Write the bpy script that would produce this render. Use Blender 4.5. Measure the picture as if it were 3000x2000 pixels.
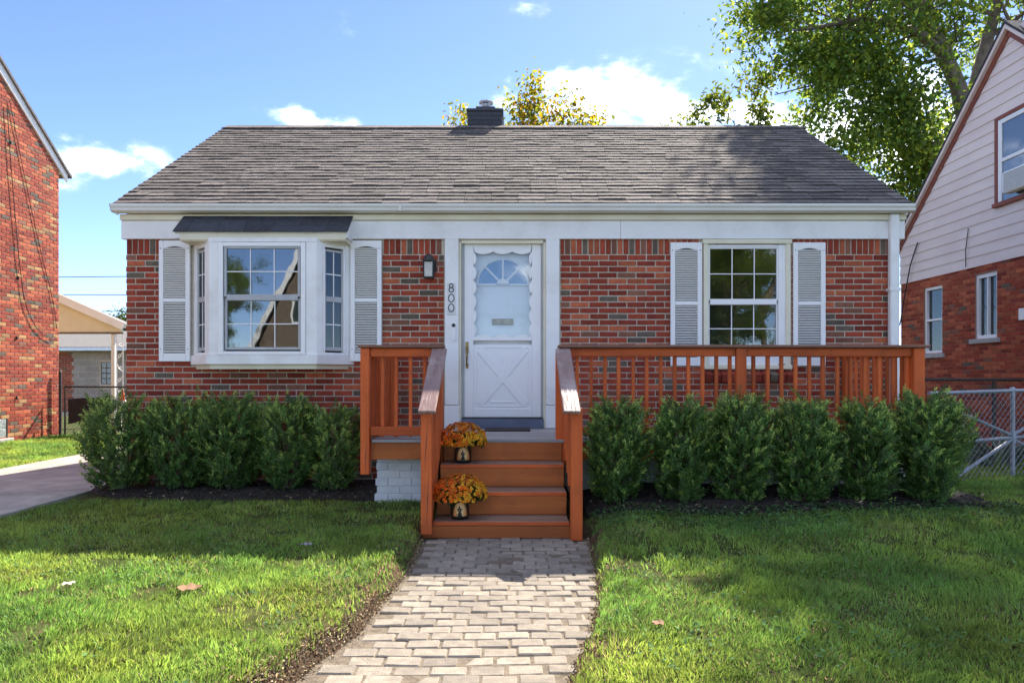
import bpy, math, random
import numpy as np
from mathutils import Vector, Matrix

for _o in list(bpy.data.objects):
    bpy.data.objects.remove(_o)
random.seed(7)
rng = np.random.default_rng(11)
SC = bpy.context.scene
COL = SC.collection
PI = math.pi

# ------------------------------------------------------------------ camera, sky, sun, exposure
cam_d = bpy.data.cameras.new('camera')
cam = bpy.data.objects.new('camera', cam_d)
COL.objects.link(cam)
cam.location = (0.0, 0.0, 1.34)
cam.rotation_euler = (math.radians(90), math.radians(0.0), 0.0)
cam_d.sensor_width = 36.0
cam_d.lens = 24.0
cam_d.shift_x = 0.0
cam_d.shift_y = 0.0336
cam_d.clip_start = 0.05
cam_d.clip_end = 3000
SC.camera = cam

SUN_V = Vector((0.43, 0.94, 1.0)).normalized()
SUN_EL = math.asin(SUN_V.z)
SUN_AZ = math.atan2(SUN_V.x, SUN_V.y)
SKY_STRENGTH = 0.15
SUN_STRENGTH = 2.0

world = bpy.data.worlds.new('World')
SC.world = world
world.use_nodes = True
wt = world.node_tree
wn = wt.nodes
wn.clear()
w_out = wn.new('ShaderNodeOutputWorld')
w_bg = wn.new('ShaderNodeBackground')
w_sky = wn.new('ShaderNodeTexSky')
w_sky.sky_type = 'NISHITA'
w_sky.sun_disc = False
w_sky.sun_elevation = SUN_EL
w_sky.sun_rotation = SUN_AZ
w_sky.altitude = 200
w_sky.air_density = 0.6
w_sky.dust_density = 0.1
w_sky.ozone_density = 2.5
w_bg.inputs['Strength'].default_value = SKY_STRENGTH
w_tc = wn.new('ShaderNodeTexCoord')

def wmath(op, a, b=None, clamp=False):
    n = wn.new('ShaderNodeMath')
    n.operation = op
    n.use_clamp = clamp
    for i, v in enumerate((a, b)):
        if v is None:
            continue
        if isinstance(v, (int, float)):
            n.inputs[i].default_value = v
        else:
            wt.links.new(v, n.inputs[i])
    return n.outputs[0]

# clouds: puffs in view, then unseen ones added for fill light; given by azimuth (degrees right of +Y), elevation, half-width, half-height, weight
CLOUDS = [(8.2, 21.9, .175, .052, 1.0), (14.0, 20.2, .10, .035, .9), (-30.8, 15.2, .085, .030, 1.0), (-35, 14.2, .06, .03, .9),
          (-16.0, 19.5, .090, .022, .95), (-13.0, 26.5, .035, .018, .42), (-25.0, 27.5, .06, .02, .40), (26, 19, .20, .07, .95), (33, 16, .2, .07, .9),
          (1.5, 28.5, .04, .015, .38),
          (-186, 8, 0.174, 0.058, 0.86), (100, 29, 0.214, 0.061, 0.93), (-133, 34, 0.142, 0.061, 0.99), (15, 51, 0.218, 0.06, 0.9), (151, 61, 0.224, 0.094, 0.86), (-72, 11, 0.186, 0.059, 0.92), (69, 14, 0.225, 0.077, 0.9), (-159, 29, 0.227, 0.092, 0.93), (-21, 35, 0.177, 0.058, 0.9), (108, 51, 0.135, 0.081, 0.89), (-108, 60, 0.168, 0.1, 0.88), (170, 15, 0.16, 0.068, 0.96), (-54, 25, 0.229, 0.055, 0.86), (87, 34, 0.198, 0.062, 0.9), (-141, 45, 0.135, 0.085, 0.98), (1, 64, 0.236, 0.051, 0.89), (139, 14, 0.175, 0.097, 0.94), (-91, 20, 0.151, 0.072, 0.87), (57, 25, 0.166, 0.05, 0.86), (-168, 33, 0.17, 0.065, 0.86), (-36, 52, 0.153, 0.053, 0.86), (105, 57, 0.146, 0.052, 0.92), (-112, 8, 0.143, 0.076, 0.97), (155, 30, 0.157, 0.071, 0.86), (-72, 35, 0.228, 0.092, 0.92), (66, 44, 0.157, 0.06, 0.88), (-158, 63, 0.136, 0.096, 0.93), (129, 16, 0.202, 0.09, 0.96), (-107, 26, 0.153, 0.094, 0.98), (35, 39, 0.202, 0.09, 0.95),  # from here on, puffs outside the view, added to brighten and whiten the shade
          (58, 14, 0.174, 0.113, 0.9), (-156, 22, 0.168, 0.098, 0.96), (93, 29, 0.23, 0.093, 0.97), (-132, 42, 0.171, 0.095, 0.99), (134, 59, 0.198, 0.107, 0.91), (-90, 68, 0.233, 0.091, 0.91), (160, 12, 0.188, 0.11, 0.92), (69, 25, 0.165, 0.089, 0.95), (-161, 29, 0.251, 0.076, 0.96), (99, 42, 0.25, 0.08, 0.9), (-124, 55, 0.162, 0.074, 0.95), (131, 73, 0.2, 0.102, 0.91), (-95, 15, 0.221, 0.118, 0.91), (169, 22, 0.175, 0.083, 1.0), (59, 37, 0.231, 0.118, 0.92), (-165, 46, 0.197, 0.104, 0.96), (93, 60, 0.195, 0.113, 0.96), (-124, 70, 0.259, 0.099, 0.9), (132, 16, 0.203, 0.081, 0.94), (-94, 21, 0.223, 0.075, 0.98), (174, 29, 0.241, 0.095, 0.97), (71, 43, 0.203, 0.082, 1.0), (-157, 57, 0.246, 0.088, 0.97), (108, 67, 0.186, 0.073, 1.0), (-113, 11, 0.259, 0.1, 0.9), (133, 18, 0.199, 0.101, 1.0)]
w_noise = wn.new('ShaderNodeTexNoise')
w_noise.inputs['Scale'].default_value = 15.0
w_noise.inputs['Detail'].default_value = 8.0
w_noise.inputs['Roughness'].default_value = 0.58
w_map0 = wn.new('ShaderNodeMapping')
w_map0.inputs['Scale'].default_value = (1, 1, 1.9)
wt.links.new(w_tc.outputs['Generated'], w_map0.inputs['Vector'])
wt.links.new(w_map0.outputs[0], w_noise.inputs['Vector'])
acc = None
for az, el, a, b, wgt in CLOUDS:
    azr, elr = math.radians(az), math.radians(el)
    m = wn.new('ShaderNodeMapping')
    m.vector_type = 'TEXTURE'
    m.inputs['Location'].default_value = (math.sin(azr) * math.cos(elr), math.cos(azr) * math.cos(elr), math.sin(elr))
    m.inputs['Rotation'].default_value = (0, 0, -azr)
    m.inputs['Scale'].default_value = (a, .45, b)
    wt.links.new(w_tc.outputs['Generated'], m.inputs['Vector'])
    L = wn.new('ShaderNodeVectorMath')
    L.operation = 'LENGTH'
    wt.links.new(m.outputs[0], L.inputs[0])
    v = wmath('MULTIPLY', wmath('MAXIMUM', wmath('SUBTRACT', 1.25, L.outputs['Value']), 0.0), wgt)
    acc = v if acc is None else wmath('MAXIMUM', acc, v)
dens = wmath('ADD', acc, wmath('MULTIPLY', wmath('SUBTRACT', w_noise.outputs['Fac'], 0.51), 3.0))
dens = wmath('MULTIPLY', dens, wmath('GREATER_THAN', acc, 0.001))
ramp = wn.new('ShaderNodeMapRange')
ramp.interpolation_type = 'SMOOTHSTEP'
ramp.inputs['From Min'].default_value = 0.18
ramp.inputs['From Max'].default_value = 1.45
ramp.inputs['To Max'].default_value = 0.80
wt.links.new(dens, ramp.inputs['Value'])
soft = wn.new('ShaderNodeMapRange')      # thin veil so the puffs end without a hard rim
soft.interpolation_type = 'SMOOTHSTEP'
soft.inputs['From Max'].default_value = 1.2
wt.links.new(acc, soft.inputs['Value'])
cl = wmath('MULTIPLY', wmath('POWER', ramp.outputs[0], 1.9), wmath('MINIMUM', wmath('MULTIPLY', soft.outputs[0], 3.0), 1.0))
w_hsv = wn.new('ShaderNodeHueSaturation')
w_hsv.inputs['Saturation'].default_value = 1.04
w_hsv.inputs['Value'].default_value = 0.32
w_hsv.inputs['Hue'].default_value = 0.506
wt.links.new(w_sky.outputs['Color'], w_hsv.inputs['Color'])
w_mix = wn.new('ShaderNodeMix')
w_mix.data_type = 'RGBA'
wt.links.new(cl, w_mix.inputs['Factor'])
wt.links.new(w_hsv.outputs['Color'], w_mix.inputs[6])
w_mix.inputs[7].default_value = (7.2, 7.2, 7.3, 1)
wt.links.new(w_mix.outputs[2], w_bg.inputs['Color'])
wt.links.new(w_bg.outputs[0], w_out.inputs['Surface'])

sun_d = bpy.data.lights.new('sun', 'SUN')
sun_d.energy = SUN_STRENGTH
sun_d.angle = math.radians(0.53)
sun_d.color = (1.0, 0.91, 0.78)
sun = bpy.data.objects.new('sun', sun_d)
COL.objects.link(sun)
sun.location = SUN_V * 60
sun.rotation_euler = SUN_V.to_track_quat('Z', 'Y').to_euler()

vs = SC.view_settings
vs.view_transform = 'Standard'
vs.look = 'None'
vs.gamma = 1.0
vs.use_curve_mapping = False
vs.exposure = 2.75
SC.cycles.max_bounces = 8
SC.cycles.transparent_max_bounces = 12

# ------------------------------------------------------------------ helpers
WL = {}

def wloc(o):
    return WL.get(o.name, Vector((0, 0, 0)))

def link(o, parent=None, loc=(0, 0, 0)):
    COL.objects.link(o)
    loc = Vector(loc)
    WL[o.name] = loc.copy()
    if parent is not None:
        o.parent = parent
        o.location = loc - wloc(parent)
    else:
        o.location = loc
    return o

def tag(o, label=None, cat=None, group=None, kind=None):
    if label:
        o['label'] = label
    if cat:
        o['category'] = cat
    if group:
        o['group'] = group
    if kind:
        o['kind'] = kind
    return o

def thing(name, loc, label, cat, group=None):
    o = bpy.data.objects.new(name, None)
    o.empty_display_size = 0.2
    link(o, None, loc)
    return tag(o, label, cat, group)

def dup(root, loc, label=None, rz=0.0, sc=None):
    """copy of a thing with its parts and sub-parts"""
    def rec(src, par):
        c = src.copy()
        COL.objects.link(c)
        if par is not None:
            c.parent = par
        for ch in src.children:
            rec(ch, c)
        return c
    r = rec(root, None)
    r.location = loc
    r.rotation_euler = (0, 0, rz)
    if sc:
        r.scale = (sc, sc, sc)
    WL[r.name] = Vector(loc)
    if label:
        r['label'] = label
    return r

class MB:
    def __init__(s):
        s.V, s.F, s.M, s.S = [], [], [], []
    def add(s, vs_, fs, mi=0, sm=False):
        b = len(s.V)
        s.V.extend([tuple(v) for v in vs_])
        for f in fs:
            s.F.append([b + i for i in f])
            s.M.append(mi)
            s.S.append(sm)
    def xbox(s, M_, sx, sy, sz, c=0.0, mi=0):
        """box of size sx,sy,sz about the origin of matrix M_, edges chamfered by c"""
        hx, hy, hz = sx / 2, sy / 2, sz / 2
        c = min(c, hx * .45, hy * .45, hz * .45)
        if c <= 0:
            vs_ = [(x * hx, y * hy, z * hz) for x in (-1, 1) for y in (-1, 1) for z in (-1, 1)]
            fs = [(0, 1, 3, 2), (4, 6, 7, 5), (0, 4, 5, 1), (2, 3, 7, 6), (0, 2, 6, 4), (1, 5, 7, 3)]
        else:
            vs_, idx = [], {}
            for x in (-1, 1):
                for y in (-1, 1):
                    for z in (-1, 1):
                        for ax in range(3):
                            p = [x * (hx - (c if ax != 0 else 0)), y * (hy - (c if ax != 1 else 0)), z * (hz - (c if ax != 2 else 0))]
                            idx[(x, y, z, ax)] = len(vs_)
                            vs_.append(p)
            fs = []
            g = lambda x, y, z, a: idx[(x, y, z, a)]
            for q in (-1, 1):
                f = [g(q, -1, -1, 0), g(q, 1, -1, 0), g(q, 1, 1, 0), g(q, -1, 1, 0)]
                fs.append(f if q > 0 else f[::-1])
                f = [g(-1, q, -1, 1), g(-1, q, 1, 1), g(1, q, 1, 1), g(1, q, -1, 1)]
                fs.append(f if q > 0 else f[::-1])
                f = [g(-1, -1, q, 2), g(1, -1, q, 2), g(1, 1, q, 2), g(-1, 1, q, 2)]
                fs.append(f if q > 0 else f[::-1])
            for a in (-1, 1):
                for b in (-1, 1):
                    f = [g(-1, a, b, 1), g(1, a, b, 1), g(1, a, b, 2), g(-1, a, b, 2)]
                    fs.append(f if a * b < 0 else f[::-1])
                    f = [g(a, -1, b, 0), g(a, 1, b, 0), g(a, 1, b, 2), g(a, -1, b, 2)]
                    fs.append(f if a * b > 0 else f[::-1])
                    f = [g(a, b, -1, 0), g(a, b, 1, 0), g(a, b, 1, 1), g(a, b, -1, 1)]
                    fs.append(f if a * b < 0 else f[::-1])
            for x in (-1, 1):
                for y in (-1, 1):
                    for z in (-1, 1):
                        f = [g(x, y, z, 0), g(x, y, z, 1), g(x, y, z, 2)]
                        fs.append(f if x * y * z > 0 else f[::-1])
        s.add([M_ @ Vector(v) for v in vs_], fs, mi)
        return s
    def box(s, x0, x1, y0, y1, z0, z1, c=0.0, mi=0):
        return s.xbox(Matrix.Translation(((x0 + x1) / 2, (y0 + y1) / 2, (z0 + z1) / 2)), abs(x1 - x0), abs(y1 - y0), abs(z1 - z0), c, mi)
    def bar(s, p, q, w, h, c=0.0, up=(0, 0, 1), mi=0):
        """beam from p to q: w across, h along up"""
        p, q = Vector(p), Vector(q)
        d = (q - p)
        L = d.length
        d.normalize()
        side = Vector(up).cross(d)
        if side.length < 1e-5:
            side = Vector((1, 0, 0)).cross(d)
        side.normalize()
        u = d.cross(side)
        M_ = Matrix((( side.x, d.x, u.x, (p.x + q.x) / 2), (side.y, d.y, u.y, (p.y + q.y) / 2), (side.z, d.z, u.z, (p.z + q.z) / 2), (0, 0, 0, 1)))
        # side x d = -u, so mirror to keep the winding outward
        M_ = Matrix(((-side.x, d.x, u.x, M_[0][3]), (-side.y, d.y, u.y, M_[1][3]), (-side.z, d.z, u.z, M_[2][3]), (0, 0, 0, 1)))
        if M_.to_3x3().determinant() < 0:
            M_ = M_ @ Matrix.Diagonal((-1, 1, 1, 1))
        return s.xbox(M_, w, L, h, c, mi)
    def tube(s, pts, r, n=8, mi=0, sm=True, cap=True):
        pts = [Vector(p) for p in pts]
        if not isinstance(r, (list, tuple)):
            r = [r] * len(pts)
        vs_ = []
        ref = None
        for i, p in enumerate(pts):
            d = (pts[min(i + 1, len(pts) - 1)] - pts[max(i - 1, 0)])
            if d.length < 1e-9:
                d = Vector((0, 0, 1))
            d.normalize()
            if ref is None:
                ref = Vector((0, 0, 1)) if abs(d.z) < .9 else Vector((1, 0, 0))
            a = ref - d * ref.dot(d)
            a.normalize()
            b = d.cross(a)
            ref = a
            for k in range(n):
                t = 2 * PI * k / n
                vs_.append(p + (a * math.cos(t) + b * math.sin(t)) * r[i])
        fs = []
        for i in range(len(pts) - 1):
            for k in range(n):
                k2 = (k + 1) % n
                fs.append((i * n + k, i * n + k2, (i + 1) * n + k2, (i + 1) * n + k))
        s.add(vs_, fs, mi, sm)
        if cap:
            m = len(pts) - 1
            s.add([vs_[k] for k in range(n)], [list(range(n))[::-1]], mi)
            s.add([vs_[m * n + k] for k in range(n)], [list(range(n))], mi)
        return s
    def lathe(s, prof, cx, cy, n=20, mi=0, sm=True):
        vs_, fs = [], []
        for r, z in prof:
            for k in range(n):
                t = 2 * PI * k / n
                vs_.append((cx + r * math.cos(t), cy + r * math.sin(t), z))
        for i in range(len(prof) - 1):
            for k in range(n):
                k2 = (k + 1) % n
                fs.append((i * n + k, i * n + k2, (i + 1) * n + k2, (i + 1) * n + k))
        s.add(vs_, fs, mi, sm)
        return s
    def prism(s, poly, axis, a0, a1, mi=0):
        """polygon in the plane across `axis`, extruded a0..a1. axis 'x': poly is (y,z); 'y': (x,z); 'z': (x,y)"""
        def P(p, a):
            return {'x': (a, p[0], p[1]), 'y': (p[0], a, p[1]), 'z': (p[0], p[1], a)}[axis]
        n = len(poly)
        area = sum(poly[i][0] * poly[(i + 1) % n][1] - poly[(i + 1) % n][0] * poly[i][1] for i in range(n))
        if area < 0:
            poly = poly[::-1]
        vs_ = [P(p, a0) for p in poly] + [P(p, a1) for p in poly]
        flip = axis == 'y'
        fs = [list(range(n))[::-1], list(range(n, 2 * n))] + [(i, (i + 1) % n, n + (i + 1) % n, n + i) for i in range(n)]
        if flip:
            fs = [list(f)[::-1] for f in fs]
        s.add(vs_, fs, mi)
        return s
    def mesh(s, name, mats):
        me = bpy.data.meshes.new(name)
        me.from_pydata(s.V, [], s.F)
        for m in (mats if isinstance(mats, (list, tuple)) else [mats]):
            me.materials.append(m)
        me.polygons.foreach_set('material_index', s.M)
        me.polygons.foreach_set('use_smooth', s.S)
        me.update()
        return me
    def obj(s, name, mats, parent=None, org=None, **kw):
        org = Vector(org) if org is not None else (wloc(parent) if parent is not None else Vector((0, 0, 0)))
        if org.length > 0:
            s.V = [(v[0] - org.x, v[1] - org.y, v[2] - org.z) for v in s.V]
        o = bpy.data.objects.new(name, s.mesh(name, mats))
        link(o, parent, org)
        tag(o, **kw)
        return o

def bx(name, m, parent, x0, x1, y0, y1, z0, z1, c=.003, **kw):
    return MB().box(x0, x1, y0, y1, z0, z1, c).obj(name, m, parent, **kw)

def np_mesh(name, V, faces_flat, counts, mat, cols=None, smooth=False):
    me = bpy.data.meshes.new(name)
    me.vertices.add(len(V))
    me.vertices.foreach_set('co', np.asarray(V, dtype=np.float32).ravel())
    me.loops.add(len(faces_flat))
    me.loops.foreach_set('vertex_index', np.asarray(faces_flat, dtype=np.int32))
    me.polygons.add(len(counts))
    starts = np.concatenate(([0], np.cumsum(counts)[:-1])).astype(np.int32)
    me.polygons.foreach_set('loop_start', starts)
    me.polygons.foreach_set('loop_total', np.asarray(counts, dtype=np.int32))
    if smooth:
        me.polygons.foreach_set('use_smooth', np.ones(len(counts), dtype=bool))
    me.update(calc_edges=True)
    if cols is not None:
        at = me.color_attributes.new('col', 'FLOAT_COLOR', 'POINT')
        c4 = np.ones((len(V), 4), dtype=np.float32)
        c4[:, :3] = cols
        at.data.foreach_set('color', c4.ravel())
    me.materials.append(mat)
    return me

def unit(a):
    return a / np.maximum(np.linalg.norm(a, axis=1, keepdims=True), 1e-9)

def leaf_mesh(name, pos, axis, nrm, L, W, col, mat, fold=.25):
    n = len(pos)
    axis = unit(axis)
    side = unit(np.cross(axis, nrm))
    nn = np.cross(side, axis)
    L = np.broadcast_to(np.asarray(L, dtype=float), (n,))[:, None]
    W = np.broadcast_to(np.asarray(W, dtype=float), (n,))[:, None]
    base = pos
    mid = pos + axis * L * .48
    l = mid - side * W * .5 + nn * W * fold
    r = mid + side * W * .5 + nn * W * fold
    tip = pos + axis * L - nn * L * .08
    V = np.stack([base, l, tip, r], axis=1).reshape(-1, 3)
    i = np.arange(n)[:, None] * 4
    F = np.concatenate([i, i + 2, i + 1, i, i + 3, i + 2], axis=1).ravel()
    return np_mesh(name, V, F, np.full(2 * n, 3), mat, np.repeat(col, 4, axis=0))

def vnoise(x, y, s, seed=0):
    """smooth value noise on numpy arrays, range 0..1"""
    x = np.asarray(x) / s + 1000.0
    y = np.asarray(y) / s + 1000.0
    xi, yi = np.floor(x).astype(np.int64), np.floor(y).astype(np.int64)
    fx, fy = x - xi, y - yi
    fx, fy = fx * fx * (3 - 2 * fx), fy * fy * (3 - 2 * fy)
    def h(a, b):
        v = np.sin(a * 127.1 + b * 311.7 + seed * 74.7) * 43758.5453
        return v - np.floor(v)
    return (h(xi, yi) * (1 - fx) + h(xi + 1, yi) * fx) * (1 - fy) + (h(xi, yi + 1) * (1 - fx) + h(xi + 1, yi + 1) * fx) * fy

# ------------------------------------------------------------------ materials
def newmat(name):
    m = bpy.data.materials.new(name)
    m.use_nodes = True
    nt = m.node_tree
    b = nt.nodes['Principled BSDF']
    return m, nt, b

def mat(name, col, col2=None, scale=8.0, rough=.7, bump=0.0, bscale=60.0, metal=0.0, stretch=(1, 1, 1), rnd=0.0, spec=.5, detail=6.0, lo=.35, hi=.65, dirt=None, dscale=1.2, dirt_amt=.5, bstretch=None):
    m, nt, b = newmat(name)
    N, Lk = nt.nodes, nt.links
    b.inputs['Roughness'].default_value = rough
    b.inputs['Metallic'].default_value = metal
    b.inputs['Specular IOR Level'].default_value = spec
    geo = N.new('ShaderNodeNewGeometry')
    oi = N.new('ShaderNodeObjectInfo')
    add = N.new('ShaderNodeMath')
    add.operation = 'ADD'
    Lk.new(geo.outputs['Random Per Island'], add.inputs[0])
    Lk.new(oi.outputs['Random'], add.inputs[1])
    fr = N.new('ShaderNodeMath')
    fr.operation = 'FRACT'
    Lk.new(add.outputs[0], fr.inputs[0])
    mp = N.new('ShaderNodeMapping')
    mp.inputs['Scale'].default_value = stretch
    Lk.new(geo.outputs['Position'], mp.inputs['Vector'])
    off = N.new('ShaderNodeVectorMath')
    off.operation = 'ADD'
    cmb = N.new('ShaderNodeMath')
    cmb.operation = 'MULTIPLY'
    cmb.inputs[1].default_value = 17.0 if rnd > 0 else 0.0
    Lk.new(fr.outputs[0], cmb.inputs[0])
    Lk.new(mp.outputs[0], off.inputs[0])
    Lk.new(cmb.outputs[0], off.inputs[1])
    tx = N.new('ShaderNodeTexNoise')
    tx.inputs['Scale'].default_value = scale
    tx.inputs['Detail'].default_value = detail
    Lk.new(off.outputs[0], tx.inputs['Vector'])
    mr = N.new('ShaderNodeMapRange')
    mr.inputs['From Min'].default_value = lo
    mr.inputs['From Max'].default_value = hi
    Lk.new(tx.outputs['Fac'], mr.inputs['Value'])
    mix = N.new('ShaderNodeMix')
    mix.data_type = 'RGBA'
    mix.inputs[6].default_value = (*col, 1)
    mix.inputs[7].default_value = (*(col2 or [c * .8 for c in col]), 1)
    Lk.new(mr.outputs[0], mix.inputs['Factor'])
    out = mix.outputs[2]
    if rnd > 0:
        hs = N.new('ShaderNodeHueSaturation')
        v = N.new('ShaderNodeMapRange')
        v.inputs['To Min'].default_value = 1 - rnd
        v.inputs['To Max'].default_value = 1 + rnd
        Lk.new(fr.outputs[0], v.inputs['Value'])
        Lk.new(v.outputs[0], hs.inputs['Value'])
        Lk.new(out, hs.inputs['Color'])
        out = hs.outputs['Color']
    if dirt is not None:
        t2 = N.new('ShaderNodeTexNoise')
        t2.inputs['Scale'].default_value = dscale
        t2.inputs['Detail'].default_value = 8
        t2.inputs['Roughness'].default_value = .65
        Lk.new(geo.outputs['Position'], t2.inputs['Vector'])
        m2 = N.new('ShaderNodeMapRange')
        m2.inputs['From Min'].default_value = .5
        m2.inputs['From Max'].default_value = .75
        m2.inputs['To Max'].default_value = dirt_amt
        Lk.new(t2.outputs['Fac'], m2.inputs['Value'])
        mx2 = N.new('ShaderNodeMix')
        mx2.data_type = 'RGBA'
        Lk.new(m2.outputs[0], mx2.inputs['Factor'])
        Lk.new(out, mx2.inputs[6])
        mx2.inputs[7].default_value = (*dirt, 1)
        out = mx2.outputs[2]
    Lk.new(out, b.inputs['Base Color'])
    if bump > 0:
        t3 = N.new('ShaderNodeTexNoise')
        t3.inputs['Scale'].default_value = bscale
        t3.inputs['Detail'].default_value = 5
        if bstretch:
            mp3 = N.new('ShaderNodeMapping')
            mp3.inputs['Scale'].default_value = bstretch
            Lk.new(geo.outputs['Position'], mp3.inputs['Vector'])
            Lk.new(mp3.outputs[0], t3.inputs['Vector'])
        else:
            Lk.new(off.outputs[0], t3.inputs['Vector'])
        bp = N.new('ShaderNodeBump')
        bp.inputs['Strength'].default_value = bump
        bp.inputs['Distance'].default_value = .01
        Lk.new(t3.outputs['Fac'], bp.inputs['Height'])
        Lk.new(bp.outputs[0], b.inputs['Normal'])
    return m

def leafmat(name, trans=.35, rough=.45, spec=.4, sat=1.0):
    m, nt, b = newmat(name)
    N, Lk = nt.nodes, nt.links
    at = N.new('ShaderNodeAttribute')
    at.attribute_name = 'col'
    b.inputs['Roughness'].default_value = rough
    b.inputs['Specular IOR Level'].default_value = spec
    Lk.new(at.outputs['Color'], b.inputs['Base Color'])
    tr = N.new('ShaderNodeBsdfTranslucent')
    hs = N.new('ShaderNodeHueSaturation')
    hs.inputs['Value'].default_value = 1.7
    hs.inputs['Hue'].default_value = .485
    hs.inputs['Saturation'].default_value = 1.04
    Lk.new(at.outputs['Color'], hs.inputs['Color'])
    Lk.new(hs.outputs[0], tr.inputs['Color'])
    mx = N.new('ShaderNodeMixShader')
    mx.inputs[0].default_value = trans
    Lk.new(b.outputs[0], mx.inputs[1])
    Lk.new(tr.outputs[0], mx.inputs[2])
    Lk.new(mx.outputs[0], N['Material Output'].inputs['Surface'])
    return m

def glassmat(name, refl=.3, tint=(.75, .8, .82), wob=.0):
    m, nt, b = newmat(name)
    N, Lk = nt.nodes, nt.links
    N.remove(b)
    tr = N.new('ShaderNodeBsdfTransparent')
    tr.inputs[0].default_value = (*tint, 1)
    gl = N.new('ShaderNodeBsdfGlossy')
    gl.inputs['Roughness'].default_value = .015
    gl.inputs['Color'].default_value = (.92, .95, 1, 1)
    lw = N.new('ShaderNodeLayerWeight')
    lw.inputs['Blend'].default_value = .25
    mr = N.new('ShaderNodeMapRange')
    mr.inputs['To Min'].default_value = refl
    mr.inputs['To Max'].default_value = 1.0
    Lk.new(lw.outputs['Facing'], mr.inputs['Value'])
    pw = N.new('ShaderNodeMath')
    pw.operation = 'POWER'
    pw.inputs[1].default_value = 3.0
    Lk.new(lw.outputs['Facing'], pw.inputs[0])
    Lk.new(pw.outputs[0], mr.inputs['Value'])
    mx = N.new('ShaderNodeMixShader')
    Lk.new(mr.outputs[0], mx.inputs[0])
    Lk.new(tr.outputs[0], mx.inputs[1])
    Lk.new(gl.outputs[0], mx.inputs[2])
    if wob > 0:
        geo = N.new('ShaderNodeNewGeometry')
        t3 = N.new('ShaderNodeTexNoise')
        t3.inputs['Scale'].default_value = 2.2
        Lk.new(geo.outputs['Position'], t3.inputs['Vector'])
        bp = N.new('ShaderNodeBump')
        bp.inputs['Strength'].default_value = wob
        bp.inputs['Distance'].default_value = .02
        Lk.new(t3.outputs['Fac'], bp.inputs['Height'])
        Lk.new(bp.outputs[0], gl.inputs['Normal'])
    Lk.new(mx.outputs[0], N['Material Output'].inputs['Surface'])
    return m

M = {}
M['white'] = mat('white_paint', (.86, .85, .83), (.82, .81, .79), 3, .45, .04, 90, dirt=(.60, .57, .50), dscale=3.0, dirt_amt=.5)
M['cream'] = mat('aged_cream_paint', (.80, .75, .58), (.72, .66, .49), 3, .55, .06, 70)
M['gutter'] = mat('white_aluminium', (.74, .73, .69), (.70, .68, .62), 2, .35, .02, 40, dirt=(.50, .46, .36), dscale=3, dirt_amt=.3)
M['vinyl'] = mat('white_vinyl', (.87, .86, .85), (.84, .83, .82), 4, .35)
M['alu'] = mat('grey_sash_metal', (.45, .46, .47), (.38, .39, .40), 6, .4)
M['mortar'] = mat('mortar', (.60, .53, .43), (.49, .42, .34), 20, .95, .25, 120)
M['mortar_dark'] = mat('mortar_old', (.36, .22, .16), (.28, .14, .09), 14, .95, .25, 120)
BR = dict(spec=.25, rough=.82, bump=.35, bscale=110, rnd=.22)
M['br_red'] = mat('brick_red', (.36, .066, .032), (.27, .046, .024), 16, **BR)
M['br_deep'] = mat('brick_deep_red', (.27, .046, .026), (.20, .034, .021), 16, **BR)
M['br_org'] = mat('brick_orange', (.47, .125, .055), (.37, .090, .042), 16, **BR)
M['br_brn'] = mat('brick_brown', (.25, .105, .066), (.19, .078, .050), 16, **BR)
M['br_gry'] = mat('brick_grey', (.150, .115, .085), (.105, .082, .062), 16, **BR)
M['br_tan'] = mat('brick_tan', (.43, .25, .11), (.34, .18, .08), 16, **BR)
M['br_wht'] = mat('painted_brick', (.74, .74, .74), (.64, .64, .65), 9, .6, .3, 60, rnd=.05, dirt=(.42, .40, .38), dscale=5, dirt_amt=.5)
M['br_drk'] = mat('brick_charcoal', (.020, .022, .030), (.030, .032, .042), 12, .55, .2, 60, rnd=.15)
M['shingle'] = mat('asphalt_shingle', (.195, .166, .146), (.115, .098, .088), 30, .95, .6, 500, rnd=.36, dirt=(.09, .08, .075), dscale=1.3, dirt_amt=.5)
M['shingle_edge'] = mat('shingle_butt', (.030, .027, .026), (.05, .045, .043), 30, .95)  # black cut asphalt, also painting in the shadow gap under each course
M['shingle_r'] = mat('asphalt_shingle_sheet', (.20, .18, .175), (.12, .11, .11), 8, .95, .5, 200)
M['shingle_dk'] = mat('dark_shingle', (.035, .038, .048), (.055, .058, .070), 22, .95, .6, 500, rnd=.3)
M['shingle_gr'] = mat('grey_shingle', (.20, .19, .178), (.15, .142, .134), 18, .95, .5, 300, rnd=.12)
M['wood_x'] = mat('stained_wood_x', (.63, .130, .032), (.46, .090, .024), 9, .55, .25, 60, stretch=(.12, 1, 1), rnd=.20, bstretch=(.06, 1, 1), dirt=(.26, .07, .026), dscale=4.5, dirt_amt=.7, spec=.22)
M['wood_z'] = mat('stained_wood_z', (.64, .134, .033), (.47, .092, .024), 9, .55, .25, 60, stretch=(1, 1, .10), rnd=.20, bstretch=(1, 1, .05), dirt=(.28, .078, .028), dscale=4.5, dirt_amt=.7, spec=.22)
M['wood_cap'] = mat('weathered_cap', (.26, .105, .055), (.17, .080, .052), 12, .5, .4, 50, stretch=(.10, 1, 1), rnd=.1, bstretch=(.08, 1, 1), dirt=(.10, .055, .045), dscale=3, dirt_amt=.6)
M['wood_riser'] = mat('stair_riser', (.46, .135, .034), (.35, .100, .027), 8, .5, .2, 50, stretch=(.12, 1, 1), rnd=.10, bstretch=(.06, 1, 1), dirt=(.15, .055, .025), dscale=3, dirt_amt=.5, spec=.22)
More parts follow.
